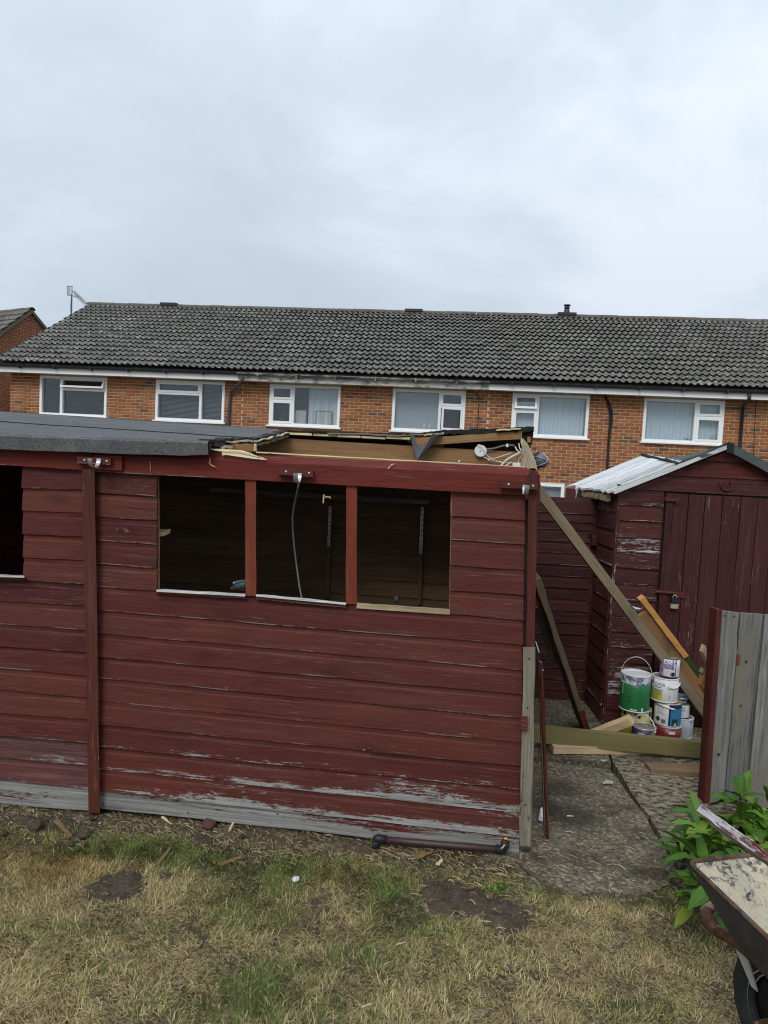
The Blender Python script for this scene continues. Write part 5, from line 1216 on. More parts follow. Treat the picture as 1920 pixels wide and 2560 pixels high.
# ------------------------------------------------------------------ paint tins
def tin_frame(c):
    t = V((CAM.x - c.x, CAM.y - c.y, 0)).normalized(); return t, V((-t.y, t.x, 0))
def band(c, r, z0, z1, a0, a1, mat, par, name='label_band'):
    t, rt = tin_frame(c); n = max(3, int(abs(a1 - a0) / .12)); P_ = lambda a, z: c + (t * math.cos(a) + rt * math.sin(a)) * r + UP * z
    mb = MB(); A_ = [lerp(a0, a1, i / n) for i in range(n + 1)]; mb.grid([[P_(a, z0) for a in A_], [P_(a, z1) for a in A_]]); return mb.build(name, mat, par)
def text_on(c, r, z, a, size, s, mat, par):
    cu = bpy.data.curves.new('lettering', 'FONT'); cu.body = s; cu.size = size; cu.align_x = 'CENTER'; cu.resolution_u = 2
    tmp = bpy.data.objects.new('lettering_tmp', cu); COL.objects.link(tmp); dg = bpy.context.evaluated_depsgraph_get(); me = bpy.data.meshes.new_from_object(tmp.evaluated_get(dg)); bpy.data.objects.remove(tmp)
    t, rt = tin_frame(c)
    for q in me.vertices:
        an = a + q.co.x / r; q.co = c + (t * math.cos(an) + rt * math.sin(an)) * r + UP * (z + q.co.y)
    me.materials.clear(); return link('lettering', me, mat, par)
def bail(c, r, z, par, mat='wire_galv', lean=0.3, hgt=.09, wr=.0022, grip=False, a0=0.0):
    t, rt = tin_frame(c); ax = (rt * math.cos(a0) + t * math.sin(a0)); up = (UP * math.cos(lean) + t.cross(UP).cross(UP) * 0 - ax.cross(UP) * math.sin(lean)).normalized()
    pts = [c + UP * z + ax * (r * 1.03 * math.cos(k)) + up * (hgt * math.sin(k)) for k in [math.pi * i / 14 for i in range(15)]]
    mb = MB(); mb.tube(pts, wr, 6); o = mb.build('handle', mat, par, True)
    for s_ in (1, -1):
        mb = MB(); mb.lathe([(0.009, 0), (0.007, .004)], c + UP * z + ax * (r * s_), 8, ax * s_); mb.build('handle_ear', mat, par)
    return o
def tin(name, label, u, vb, Y, z0, r, h, mat, lidmat, rimmat='wire_galv', tilt=None, lid_up=True):
    c = atY(u, vb, Y); c = V((c.x, c.y, z0)); t = thing(name, label, 'paint tin', 'paint tins stacked beside the maroon shed')
    mb = MB(); mb.lathe([(r * .985, 0), (r, .004), (r, h * .5), (r, h - .008)], c, 28); mb.build('body', mat, t, True)
    mb = MB(); mb.lathe([(r * .98, 0), (r * 1.02, .002), (r * 1.02, .006), (r * .98, .008)], c, 28); mb.build('bottom_rim', rimmat, t, True)
    mb = MB(); mb.lathe([(r, h - .009), (r * 1.025, h - .006), (r * 1.025, h - .001), (r * .97, h), (r * .93, h - .005)], c, 28, UP, False); mb.build('top_rim', rimmat, t, True)
    mb = MB(); mb.lathe([(r * .945, h - .012), (r * .94, h - .005), (r * .80, h - .004), (r * .78, h - .007), (r * .02, h - .006)], c, 28); mb.build('lid', lidmat, t)
    base_at(t, c); return t, c
def splat(name, c1, c2, sc=24, th=(.5, .58), rough=.55):
    m = M(name, rough, .4); p = m.vec('POS', (1, 1, 1), False); m.col(m.mix(m.step(m.noise(p, sc, 6, .65), *th), c1, c2)); MAT[name] = m.m; return name
flat('tin_green', (0.018, 0.155, 0.045), .4, .5); flat('tin_yellow', (0.42, 0.34, 0.04), .45, .5, var=.3); flat('tin_cream_yellow', (0.55, 0.50, 0.24), .5); flat('tin_purple', (0.36, 0.24, 0.52), .45); flat('tin_white', (0.66, 0.66, 0.67), .45); flat('tin_navy', (0.012, 0.02, 0.085), .45, .5)
flat('tin_blue', (0.025, 0.20, 0.38), .45); flat('tin_red', (0.17, 0.012, 0.016), .4, .5); flat('ink_black', (0.01, 0.01, 0.012), .6); flat('ink_grey', (0.12, 0.12, 0.13), .6); flat('tin_lime', (0.30, 0.32, 0.06), .5); flat('tin_sky', (0.25, 0.38, 0.50), .5); flat('tin_dark_green', (0.01, 0.05, 0.025), .5)
splat('rusty_lid', (0.36, 0.31, 0.24), (0.13, 0.08, 0.05), 60, (.45, .6)); splat('crusty_lid', (0.30, 0.28, 0.24), (0.07, 0.055, 0.045), 90, (.45, .55)); splat('paint_drips', (0.10, 0.13, 0.20), (0.60, 0.62, 0.64), 30, (.44, .54)); splat('dirty_grey', (0.38, 0.39, 0.41), (0.14, 0.15, 0.17), 18, (.52, .64))
def addto(t): 
    for ch in t.children: 
        pass
class TinCtx:
    def __init__(s, t): s.t = t
    def __enter__(s): s.n = {c.name for c in s.t.children}; return s
    def __exit__(s, *a):
        for c in s.t.children:
            if c.name not in s.n: c.matrix_parent_inverse = Matrix.Translation(-s.t.location)
Y1 = 4.24
t, c = tin('paint_tin', 'yellow tin under the big green tin', 1586, 1850, Y1 + .03, .018, .086, .195, 'tin_yellow', 'crusty_lid', 'tin_cream_yellow')
with TinCtx(t):
    band(c, .0865, .135, .192, -2, 2, 'tin_cream_yellow', t); band(c, .0872, .156, .178, -.10, .12, 'ink_black', t, 'black_splat'); band(c, .0872, .152, .170, .16, .30, 'ink_black', t, 'black_splat'); band(c, .0872, .155, .185, -1.0, -.75, 'ink_black', t, 'black_splat'); band(c, .0872, .150, .19, .95, 1.2, 'ink_black', t, 'black_splat')
t, c = tin('paint_tin', 'big green tin with white lid and a raised wire handle', 1584, 1780, Y1, .214, .087, .222, 'tin_green', 'tin_white', 'tin_white')
with TinCtx(t):
    band(c, .0874, .165, .214, -2.2, 2.2, 'paint_drips', t, 'drip_band'); bail(c, .088, .20, t, lean=.15, hgt=.115, wr=.0024)
    for (a, z, w_, hh, mt) in ((-.1, .118, .55, .030, 'tin_dark_green'), (-.35, .125, .25, .003, 'ink_black'), (-.35, .09, .3, .003, 'ink_black'), (-.3, .062, .35, .002, 'ink_black'), (.62, .10, .3, .028, 'tin_dark_green')):
        band(c, .0876, z, z + hh, a - w_ / 2, a + w_ / 2, mt, t, 'label_block') if mt != 'tin_dark_green' else band(c, .0876, z, z + hh, a - w_ / 2, a + w_ / 2, flat('tin_green_light', (0.03, 0.18, 0.06), .45), t, 'label_block')
    band(c, .0878, .012, .020, -.25, -.05, 'tin_white', t, 'white_mark'); band(c, .0878, .012, .020, .0, .18, 'tin_white', t, 'white_mark'); band(c, .0878, .10, .16, -.95, -.9, 'tin_white', t, 'paint_run'); band(c, .0878, .01, .03, .5, .62, 'tin_white', t, 'white_mark')
t, c = tin('paint_tin', 'small dark blue tin with a scuffed lid in front of the yellow tin', 1606, 1880, 4.12, .018, .068, .135, 'tin_navy', 'crusty_lid')
with TinCtx(t):
    band(c, .0685, .098, .112, -.7, .35, 'tin_red', t, 'label_band'); band(c, .0689, .102, .108, -.5, .1, 'tin_white', t, 'print_line'); band(c, .0685, .02, .12, .72, .95, flat('tin_gold', (0.40, 0.26, 0.03), .5), t)
    for i in range(7): band(c, .0688, .078 + .004 * (i % 2), .082 + .004 * (i % 2), -.8 + i * .2, -.72 + i * .2, 'tin_sky', t, 'label_dot')
    bail(c, .069, .118, t, lean=-.1, hgt=.085, wr=.0035, mat='tin_white', a0=.5)
t, c = tin('paint_tin', 'dark red tin at the bottom of the stack of four', 1666, 1862, Y1, .018, .076, .115, 'tin_red', 'rusty_lid', 'tin_white')
with TinCtx(t):
    band(c, .0765, .072, .090, .1, .6, 'tin_white', t, 'white_band'); band(c, .0765, .036, .050, -.1, .5, 'tin_white', t, 'white_swoosh'); band(c, .0768, .012, .05, .55, .58, 'tin_white', t, 'paint_run')
t, c = tin('paint_tin', 'white and blue tin with a white handle, second from the bottom of the stack', 1665, 1830, Y1, .134, .077, .142, 'tin_white', 'orange_wood', 'wire_galv')
with TinCtx(t):
    band(c, .0775, .006, .136, .22, 1.5, 'tin_blue', t); band(c, .0776, .006, .136, .10, .24, 'tin_navy', t); band(c, .0776, .112, .136, .24, 1.5, 'tin_navy', t); band(c, .0778, .008, .05, .36, .85, 'tin_dark_green', t, 'label_picture'); band(c, .078, .012, .024, .55, .72, 'tin_white', t, 'leaf_mark')
    band(c, .0776, .018, .042, -.42, -.12, 'ink_grey', t, 'barcode')
    mb = MB(); tt, rt = tin_frame(c); an = -.72; cc = c + (tt * math.cos(an) + rt * math.sin(an)) * .0765 + UP * .038; mb.lathe([(0.014, 0), (.014, .0015)], cc, 16, tt * math.cos(an) + rt * math.sin(an)); mb.build('round_mark', 'tin_dark_green', t)
    for i in range(6): band(c, .0776, .070 + i * .009, .072 + i * .009, -.85, -.15 - .1 * (i % 3), 'ink_grey', t, 'print_line')
    mb = MB(); tt, rt = tin_frame(c); mb.tube([c + (tt * math.cos(a) + rt * math.sin(a)) * .082 + UP * (.133 - .022 * (i / 8)) for i, a in enumerate([-.95 + 1.45 * k / 8 for k in range(9)])], .0052, 8); mb.build('handle', 'white_plastic', t, True)
t, c = tin('paint_tin', 'white roofing tin with a yellow picture, third up the stack', 1659, 1762, Y1, .278, .076, .148, 'tin_white', 'rusty_lid', 'tin_white')
with TinCtx(t):
    text_on(c, .0768, .098, -.62, .026, 'ROOFER', 'ink_black', t); band(c, .0767, .087, .092, -1.0, -.3, 'ink_grey', t, 'print_line')
    band(c, .0765, .012, .078, -1.1, -.16, 'tin_lime', t, 'label_picture'); band(c, .0768, .012, .045, -.44, -.16, flat('label_yellow', (0.60, 0.46, 0.02), .5), t, 'label_picture'); band(c, .0768, .05, .078, -.35, -.16, 'tin_sky', t, 'label_picture'); band(c, .0766, .11, .135, -1.2, -.95, 'tin_lime', t, 'label_picture')
    band(c, .0768, .022, .050, .36, .40, 'ink_grey', t, 'print_line')
    mb = MB(); tt, rt = tin_frame(c); mb.tube([c + (tt * math.cos(a) + rt * math.sin(a)) * .083 + UP * z for a, z in ((.35, .10), (.6, .094), (.9, .098), (1.2, .108), (1.5, .118))], .005, 8); mb.build('handle', 'white_plastic', t, True)
    mb = MB(); cc = c + (tt * math.cos(.34) + rt * math.sin(.34)) * .078 + UP * .101; mb.lathe([(0.012, 0), (.012, .004), (.005, .005)], cc, 10, tt * math.cos(.34) + rt * math.sin(.34)); mb.build('handle_ear', 'white_plastic', t)
t, c = tin('paint_tin', 'small white and lilac tin with black drips on top of the stack', 1672, 1700, Y1, .428, .056, .118, 'tin_white', 'rusty_lid', 'ink_grey')
with TinCtx(t):
    text_on(c, .0568, .082, .12, .026, 'AQUA', 'tin_navy', t); band(c, .0565, .055, .080, -1.4, .45, 'tin_purple', t); band(c, .0565, .004, .055, -1.4, -.65, 'tin_purple', t); band(c, .0567, .052, .056, -.6, .5, 'ink_grey', t); band(c, .0568, .01, .034, .22, .55, 'ink_black', t, 'black_splat'); band(c, .0568, .0, .11, .60, .68, 'ink_black', t, 'paint_run'); band(c, .0568, .05, .112, .28, .34, 'ink_black', t, 'paint_run'); band(c, .0567, .014, .03, .08, .24, 'orange_wood', t, 'label_mark'); band(c, .0567, .03, .05, -.95, -.7, 'ink_grey', t, 'barcode')
t, c = tin('paint_tin', 'grubby grey-white tin at the right, under the small white tin', 1700, 1858, 4.36, .018, .068, .125, 'dirty_grey', 'dirty_grey', 'tin_white')
with TinCtx(t):
    band(c, .0685, .02, .07, -.1, .05, 'tin_blue', t, 'blue_mark')
t, c = tin('paint_tin', 'small white tin with navy and green bands at the right of the stack', 1698, 1812, 4.36, .144, .053, .125, 'tin_white', 'dirty_grey', 'wire_galv')
with TinCtx(t):
    band(c, .0535, .094, .118, -1.5, 1.5, 'tin_navy', t); band(c, .0535, .082, .094, -1.5, 1.5, 'tin_green', t); text_on(c, .0545, .098, .30, .022, 'lux', 'tin_white', t); text_on(c, .0545, .062, .30, .016, 'ILK', 'ink_grey', t); text_on(c, .0545, .044, .30, .016, 'ION', 'ink_grey', t)

# ------------------------------------------------------------------ grey fence panel on the right
gf = thing('grey_fence_panel', 'low panel of weathered grey upright boards with a red edge', 'fence')
GY = 3.436; ze_ = 0.0
def gp(u, v, y=GY): return atY(u, v, y)
edges_t = [(1799, 1526), (1852, 1533), (1911, 1537), (1975, 1540), (2040, 1543)]; edges_b = [(1764, 2030), (1808, 2035), (1862, 2040), (1922, 2045), (1982, 2050)]
for i in range(4):
    tl0, tr0, bl0_, br0 = gp(*edges_t[i]), gp(*edges_t[i + 1]), gp(*edges_b[i]), gp(*edges_b[i + 1]); g_ = .003; rings = []; n = 10; dz = (0, -.004, .004, 0)[i]
    for k in range(n + 1):
        t_k = k / n; a = lerp(bl0_, tl0, t_k) + V((g_, rnd.uniform(-.002, .002) + (.006 if i % 2 else 0), 0)); b = lerp(br0, tr0, t_k) + V((-g_ - (.008 * math.sin(t_k * 9) if i == 0 and t_k > .8 else 0), rnd.uniform(-.002, .002) + (.006 if i % 2 else 0), 0))
        rings.append([a, b, b + V((0, .02, 0)), a + V((0, .02, 0))])
    mb = MB(); o_u = rnd.uniform(0, 9); mb.strip(rings, uvu=[o_u + k * .1 for k in range(n + 1)], uvw=[o_u, o_u + .105, o_u + .125, o_u + .23, o_u + .25]); mb.build('upright_board', 'grey_wood', gf)
A = gp(1757, 2022, GY + .03); B = gp(1790, 1521, GY + .03); plank('edge_post', A, B, V((.026, 0, 0)), V((0, .075, 0)), 'red_post', gf)
for (u, v, r_) in ((1812, 1539, .004), (1836, 1541, .004), (1866, 1654, .006), (1797, 1886, .007), (1852, 1764, .005)): mb = MB(); mb.lathe([(r_, 0), (r_, .001)], gp(u, v, GY - .004), 8, V((0, -1, 0))); mb.build('knot_hole', 'black_plastic', gf)
mb = MB(); mb.box(gp(1844.5, 1648, GY - .002), .008, .003, .025); mb.build('red_tag', flat('rust_red', (0.15, 0.03, 0.014), .7), gf)
base_at(gf, gp(1870, 2035))
# split timber ends poking out behind the fence
for (u, v, w_, h_, mt, lb) in ((1771, 1617, .05, .035, 'pale_wood', 'uppermost split pale timber end poking out behind the fence edge'), (1768, 1674, .045, .022, 'rotten_wood', 'middle split timber end poking out behind the fence edge'), (1766, 1694, .06, .055, 'orange_wood', 'lowest orange timber end poking out behind the fence edge')):
    A = atY(u - 14, v + 2, 3.62); o = plank('timber_end', A, V((A.x + .42, A.y + .25, .03)), V((.01, 0, h_)), V((0, .04, 0)), mt, nseg=5, j=.004); tag(o, lb, 'timber')
# ------------------------------------------------------------------ leafy plant by the fence
def leaf_mesh(L=.13, w=.042, curl=.25, fold=.35, tipdrop=.2):
    mb = MB(); n, m = 9, 4; rows = []
    for i in range(n + 1):
        t = i / n; wd = w * (math.sin(math.pi * min(1, t ** .75 * 1.0)) ** .8) * (1 - .12 * t) + .0012 * (1 - t); y = L * t; z = -tipdrop * L * t * t
        rows.append([V((wd * (j / m * 2 - 1) * .5, y, z + abs(j / m * 2 - 1) * wd * fold * .5 + .0035 * math.sin(t * 16 + j) * (abs(j / m * 2 - 1)))) for j in range(m + 1)])
    base = len(mb.v)
    for r in rows: mb.v += [tuple(p) for p in r]
    for i in range(n):
        for j in range(m):
            a = base + i * (m + 1) + j; mb.f.append((a, a + 1, a + m + 2, a + m + 1)); mb.mi.append(0)
            mb.uv.append([(i / n, j / m), (i / n, (j + 1) / m), ((i + 1) / n, (j + 1) / m), ((i + 1) / n, j / m)])
    me = mb.mesh('leaf', True); me.materials.append(MAT['leaf']); return me
LEAVES = [leaf_mesh(.14, .054, fold=.35, tipdrop=.18), leaf_mesh(.125, .057, fold=.25, tipdrop=.36), leaf_mesh(.155, .050, fold=.45, tipdrop=.1), leaf_mesh(.105, .046, fold=.3, tipdrop=.28), leaf_mesh(.12, .040, fold=.7, tipdrop=.45)]
plant = thing('leafy_plant', 'leafy green plant with broad glossy leaves between the grey fence and the wheelbarrow', 'plant')
def add_leaf(p, d, s=1.0, roll=0.0):
    d = V(d).normalized(); x = d.cross(UP); x = x.normalized() if x.length > .05 else V((1, 0, 0)); z = x.cross(d)
    R_ = Matrix.Rotation(roll, 3, d); x = R_ @ x; z = R_ @ z
    link('leaf', rnd.choice(LEAVES), None, plant, Matrix(((x.x * s, d.x * s, z.x * s, p.x), (x.y * s, d.y * s, z.y * s, p.y), (x.z * s, d.z * s, z.z * s, p.z), (0, 0, 0, 1))))
prn = random.Random(21); rootc = V((1.62, 2.98, 0.0))
whorls = [(1855, 1990, 3.12, 6, 1.15), (1860, 2052, 3.05, 6, 1.1), (1795, 2048, 3.0, 6, 1.0), (1745, 2040, 2.9, 7, 1.05), (1775, 2092, 2.85, 7, 1.1), (1722, 2095, 2.8, 7, 1.1), (1712, 2140, 2.78, 6, 1.1), (1810, 2110, 2.8, 7, 1.0), (1900, 2050, 3.05, 6, 1.0), (1905, 2110, 2.9, 6, 1.0), (1870, 2120, 2.85, 6, 1.0), (1760, 2150, 2.7, 6, 1.0), (1830, 2150, 2.75, 6, 1.0), (1740, 2175, 2.6, 5, 1.0),
          (1772, 2245, 2.45, 6, .95), (1745, 2225, 2.55, 5, .9), (1730, 2250, 2.52, 4, .8), (1800, 2280, 2.42, 5, .9), (1935, 2030, 3.1, 6, 1.1), (1960, 2090, 2.95, 7, 1.1), (1985, 2150, 2.8, 7, 1.1), (1920, 2170, 2.8, 6, 1.), (1820, 2200, 2.6, 6, 1.), (1880, 2200, 2.65, 6, 1.)]
for (u, v, Y, n, s) in whorls:
    c = atY(u, v, Y); c.z = max(c.z, .05); r0 = rootc + V((prn.uniform(-.22, .25), prn.uniform(-.2, .12), 0)); r0 = lerp(r0, V((c.x, c.y + .03, 0)), .55)
    mid = lerp(r0, c, .5) + V((prn.uniform(-.03, .03), prn.uniform(-.03, .03), .02)); mb = MB(); mb.tube([r0, mid, lerp(mid, c, .6), c + UP * .02], [.006, .005, .004, .003], 6); mb.build('stem', 'leaf_stem', plant, True)
    a0 = prn.uniform(0, 6.28)
    for k in range(n):
        a = a0 + k * 2.4; el_ = prn.uniform(-.15, .75) if k < n - 1 else 1.2
        p = c - UP * (prn.uniform(0, .07) * k / n); add_leaf(p, (math.cos(a) * math.cos(el_), math.sin(a) * math.cos(el_), math.sin(el_)), s * prn.uniform(.75, 1.12), prn.uniform(-.5, .5))
    for k in range(3):
        q = lerp(mid, c, prn.uniform(.1, .8)); a = prn.uniform(0, 6.28); add_leaf(q, (math.cos(a), math.sin(a), prn.uniform(-.2, .5)), s * prn.uniform(.7, 1.0), prn.uniform(-.4, .4))
# the leaves that stand out on the photograph's near side
for (u0, v0, Y0, u1, v1, Y1_, s) in ((1742, 2076, 2.72, 1684, 2030, 2.70, 1.0), (1745, 2065, 2.75, 1720, 2003, 2.8, 1.), (1778, 2102, 2.68, 1736, 2050, 2.66, 1.05), (1732, 2128, 2.66, 1672, 2076, 2.62, 1.05), (1730, 2150, 2.6, 1674, 2124, 2.56, .95), (1775, 2100, 2.66, 1722, 2080, 2.6, .9), (1852, 1985, 3.0, 1856, 1930, 3.02, 1.), (1856, 1992, 3.0, 1920, 1970, 2.95, 1.1), (1852, 1992, 3.0, 1812, 1972, 2.98, .9), (1832, 2000, 2.98, 1774, 1968, 2.9, 1.), (1856, 2036, 2.95, 1912, 2015, 2.85, 1.), (1790, 2225, 2.38, 1720, 2240, 2.30, 1.0), (1790, 2240, 2.36, 1752, 2262, 2.27, 1.), (1775, 2240, 2.36, 1708, 2262, 2.30, .95), (1810, 2060, 2.9, 1800, 2020, 2.88, .8), (1808, 2065, 2.8, 1850, 2028, 2.75, .9), (1800, 2120, 2.7, 1844, 2118, 2.6, .9)):
    a, b = atY(u0, v0, Y0), atY(u1, v1, Y1_); d = b - a; add_leaf(a, d, max(.6, d.length / .13) if d.length / .13 < 1.5 else 1.3, prn.uniform(-.25, .25))
base_at(plant, rootc)

# ------------------------------------------------------------------ wheelbarrow (nose away from us), local frame: +y nose, x right
wb = thing('wheelbarrow', 'old wheelbarrow with flaking cream tray and rusty tube frame at the right edge', 'wheelbarrow')
def rrect(hx0, hx1, y0, y1, z, r, n=4):
    """closed loop; half-width hx0 at y0 (rear), hx1 at y1 (nose)"""
    P = []
    for (cx, cy, a0) in ((hx1 - r, y1 - r, 0), (-(hx1 - r), y1 - r, 90), (-(hx0 - r), y0 + r, 180), (hx0 - r, y0 + r, 270)):
        for k in range(n + 1): a = math.radians(a0 + 90 * k / n); P.append(V((cx + r * math.cos(a), cy + r * math.sin(a), z)))
    return P
rim = rrect(.31, .250, -.46, .415, .545, .022); 
for p in rim: p.z += .05 * max(0, p.y) - .02
midr = rrect(.27, .225, -.36, .24, .42, .03); flo = rrect(.20, .17, -.26, .06, .362, .03)
mb = MB(); mb.cur = 0; ring_in = [flo, midr, rim]
mb.strip(ring_in, True, False); mb.face(flo)
off_ = lambda L_, s: [V((p.x * s, p.y * s + (0), p.z - .006)) for p in L_]
mb.cur = 1; mb.strip([off_(flo, 1.03), off_(midr, 1.025), off_(rim, 1.015)], True, False); mb.face(off_(flo, 1.03)[::-1])
tray = mb.build('tray', ['cream_paint', 'dark_steel'], wb, True)
mb = MB(); mb.tube(rim + [rim[0]], .0062, 8, False); mb.build('rolled_rim', 'rusty_rim', wb, True)
for (x, y) in ((-.10, .15), (.10, .15), (0, -.15)):
    zz_ = .41 if y > 0 else .364; mb = MB(); mb.lathe([(.012, 0), (.010, .004), (.003, .006)], V((x, y, zz_ - .005)), 10, V((0, -.5, 1)) if y > 0 else UP); mb.build('bolt', 'rusty_tube', tray)
frame = [(s_ * a_, b_, c_) for s_, L_ in ((-1, 1), (1, -1)) for a_, b_, c_ in [(.27, -1.1, .62), (.25, -.7, .50), (.19, -.25, .345), (.14, .1, .352), (.124, .34, .342), (.120, .43, .318), (.115, .48, .314), (.088, .518, .320), (.04, .533, .326), (0, .535, .327)][::L_]]
frame.pop(10)
mb = MB(); mb.tube([V(p) for p in frame], .0165, 10); mb.build('tube_frame', 'rusty_tube', wb, True)
for s in (-1, 1):
    mb = MB(); mb.tube([V((s * .20, -.30, .33)), V((s * .22, -.42, .10)), V((s * .22, -.46, .016)), V((s * .20, -.55, .016))], .014, 8); mb.build('leg', 'rusty_tube', wb, True)
    mb = MB(); mb.hexa([V((s * .105 - .01, .315, .315)), V((s * .105 - .01, .36, .315)), V((s * .085 - .02, .305, .245)), V((s * .085 - .02, .285, .245))], [V((s * .110 - .01, .315, .315)), V((s * .110 - .01, .36, .315)), V((s * .090 - .02, .305, .245)), V((s * .090 - .02, .285, .245))]); mb.build('axle_bracket', 'white_rim', wb)
    mb = MB(); mb.tube([V((s * .27, -1.1, .62)), V((s * .275, -1.24, .635))], .02, 10); mb.build('grip', 'tyre_rubber', wb, True)
WC = V((-.03, .25, .185)); AX = V((1, 0, 0))
wh = MB(); Rt, rt_ = .142, .043; rings = []
for i in range(33):
    a = 2 * math.pi * i / 32; d = V((0, math.cos(a), math.sin(a))); rings.append([WC + d * (Rt + rt_ * math.cos(b)) + AX * (rt_ * .95 * math.sin(b)) + d * (.003 if (i % 2 == 0 and abs(b) < .9) else 0) for b in [2 * math.pi * k / 14 - math.pi for k in range(14)]])
wh.strip(rings, True, False); tyre = wh.build('tyre', 'tyre_rubber', wb, True)
mb = MB(); mb.lathe([(.112, -.034), (.120, -.030), (.122, -.020), (.106, -.020), (.100, -.026)], WC, 28, AX, False); mb.lathe([(.100, .026), (.106, .020), (.122, .020), (.120, .030), (.112, .034)], WC, 28, AX, False); mb.build('wheel_rim', 'white_rim', wb, True)
mb = MB(); mb.lathe([(.110, -.016), (.060, -.004), (.045, -.012), (.03, -.035), (.012, -.045), (.012, .045), (.03, .035), (.045, .012), (.060, .004), (.110, .016)], WC, 28, AX); mb.build('wheel_disc', 'dark_steel', wb, True)
mb = MB(); mb.tube([WC - AX * .11, WC + AX * .11], .009, 8); mb.build('axle', 'rusty_tube', wb)
wb.location = (1.245, 1.58, 0.0); wb.rotation_euler = (0, 0, math.radians(15))
# peeling plank lying over the barrow
A = atY(1764, 2037, 1.98); B = atY(2080, 2262, 1.46)
d = (B - A).normalized(); sdir = d.cross(CF).normalized()
o = plank('peeling_plank', A, B, sdir * .058, sdir.cross(d).normalized() * .022, 'peeling_plank', nseg=14, j=.002); tag(o, 'red and white peeling plank laid across the wheelbarrow', 'plank')

# ------------------------------------------------------------------ bare soil patches in the lawn
def patch(name, u, v, wu, wv, seed, h=.014):
    c = gnd(u, v); a = (gnd(u + wu, v) - gnd(u - wu, v)).length / 2; b = (gnd(u, v - wv) - gnd(u, v + wv)).length / 2; rows = []; r_ = random.Random(seed)
    nr, na = 22, 72
    for i in range(nr + 1):
        t = i / nr; row = []
        for k in range(na):
            an = 2 * math.pi * k / na; q = 1 + .16 * mnoise.noise(V((math.cos(an) * 1.6, math.sin(an) * 1.6, seed)))
            x, y = c.x + a * t * q * math.cos(an), c.y + b * t * q * math.sin(an)
            row.append(V((x, y, hgt(x, y) + h * (1 - t ** 2) * .8 + (.003 + .011 * mnoise.noise(V((x * 22, y * 22, seed))) + .008 * mnoise.noise(V((x * 60, y * 60, seed + 3)))) * (1 - t ** 4) - .010 * t ** 6)))
        rows.append(row)
    mb = MB(); mb.strip(rows, True, False); o = mb.build(name, 'soil', None, True); tag(o, None, None, kind='structure'); return (c.x, c.y, a, b)
PATCH = [patch('soil_patch', 120, 2058, 150, 16, 12, .01), patch('soil_patch', 500, 2098, 60, 14, 14, .008), patch('soil_patch', 292, 2215, 82, 44, 1), patch('soil_patch', 1135, 2243, 100, 50, 2), patch('soil_patch', 1262, 2285, 70, 48, 5), patch('soil_patch', 416, 2192, 22, 11, 7), patch('soil_patch', 1640, 2190, 40, 20, 9, .02)]

# ------------------------------------------------------------------ lawn grass
rs = np.random.RandomState(5)
edge_px = [(-600, 2060), (0, 2062), (120, 2072), (220, 2090), (330, 2080), (440, 2105), (520, 2122), (640, 2140), (760, 2125), (860, 2140), (950, 2142), (1100, 2150), (1220, 2178), (1330, 2200), (1450, 2226), (1560, 2222), (1650, 2200), (1720, 2190), (1900, 2150), (2300, 2150)]
ep = [gnd(u, v) for u, v in edge_px]; EX, EY = np.array([p.x for p in ep]), np.array([p.y for p in ep])
o_ = np.argsort(EX); EX, EY = EX[o_], EY[o_]
NG = 470000
x = rs.uniform(-2.3, 2.2, NG); y = rs.uniform(1.25, 3.25, NG)
def vnoise(x, y, f, seed):
    g = np.random.RandomState(seed).rand(256, 256); X, Y_ = x * f + 500.3, y * f + 500.7; i, j = np.floor(X).astype(int), np.floor(Y_).astype(int); a, b = X - i, Y_ - j; a, b = a * a * (3 - 2 * a), b * b * (3 - 2 * b); i %= 255; j %= 255
    return (g[i, j] * (1 - a) + g[i + 1, j] * a) * (1 - b) + (g[i, j + 1] * (1 - a) + g[i + 1, j + 1] * a) * b
fb = lambda x, y, f, s: .55 * vnoise(x, y, f, s) + .3 * vnoise(x, y, f * 2.1, s + 1) + .15 * vnoise(x, y, f * 4.3, s + 2)
ye = np.interp(x, EX, EY) + (fb(x, y, 3.0, 11) - .5) * .22
dens = np.clip((ye - y) / .10, 0, 1) * np.clip(-.1 + 1.9 * fb(x, y, 7.5, 31), .12, 1)
for (cx, cy, a, b) in PATCH:
    q = np.sqrt(((x - cx) / a) ** 2 + ((y - cy) / b) ** 2); dens *= np.clip((q - .80 + .9 * (fb(x, y, 11, 3) - .5)) / .25, 0, 1)
dens *= np.where((x > .55) & (x < .95) & (y > 2.05) & (y < 2.35), .65, 1)
keep = rs.rand(NG) < dens; x, y = x[keep], y[keep]; n = len(x)
def gauss(u, v, su, sv): c = gnd(u, v); du = (gnd(u + su, v) - c).length; dv = (gnd(u, v - sv) - c).length; return np.exp(-(((x - c.x) / du) ** 2 + ((y - c.y) / dv) ** 2))
green = (1.0 * gauss(330, 2120, 190, 34) + .85 * gauss(700, 2160, 230, 34) + .9 * gauss(980, 2240, 90, 55) + .65 * gauss(1050, 2340, 130, 60) + .6 * gauss(900, 2400, 110, 40) + .6 * gauss(1130, 2170, 120, 26) + .9 * gauss(1400, 2215, 150, 26) + .75 * gauss(1600, 2240, 90, 35) + .55 * gauss(640, 2230, 110, 70) + .5 * gauss(620, 2430, 100, 50) + .6 * gauss(500, 2520, 160, 50) + .55 * gauss(1580, 2520, 120, 40) + .4 * gauss(270, 2300, 140, 40) + .4 * gauss(830, 2520, 120, 50))
green = green * 1.15 + (fb(x, y, 4.0, 77) - .45) * 1.2
isg = rs.rand(n) < np.clip(green, .05, .93)
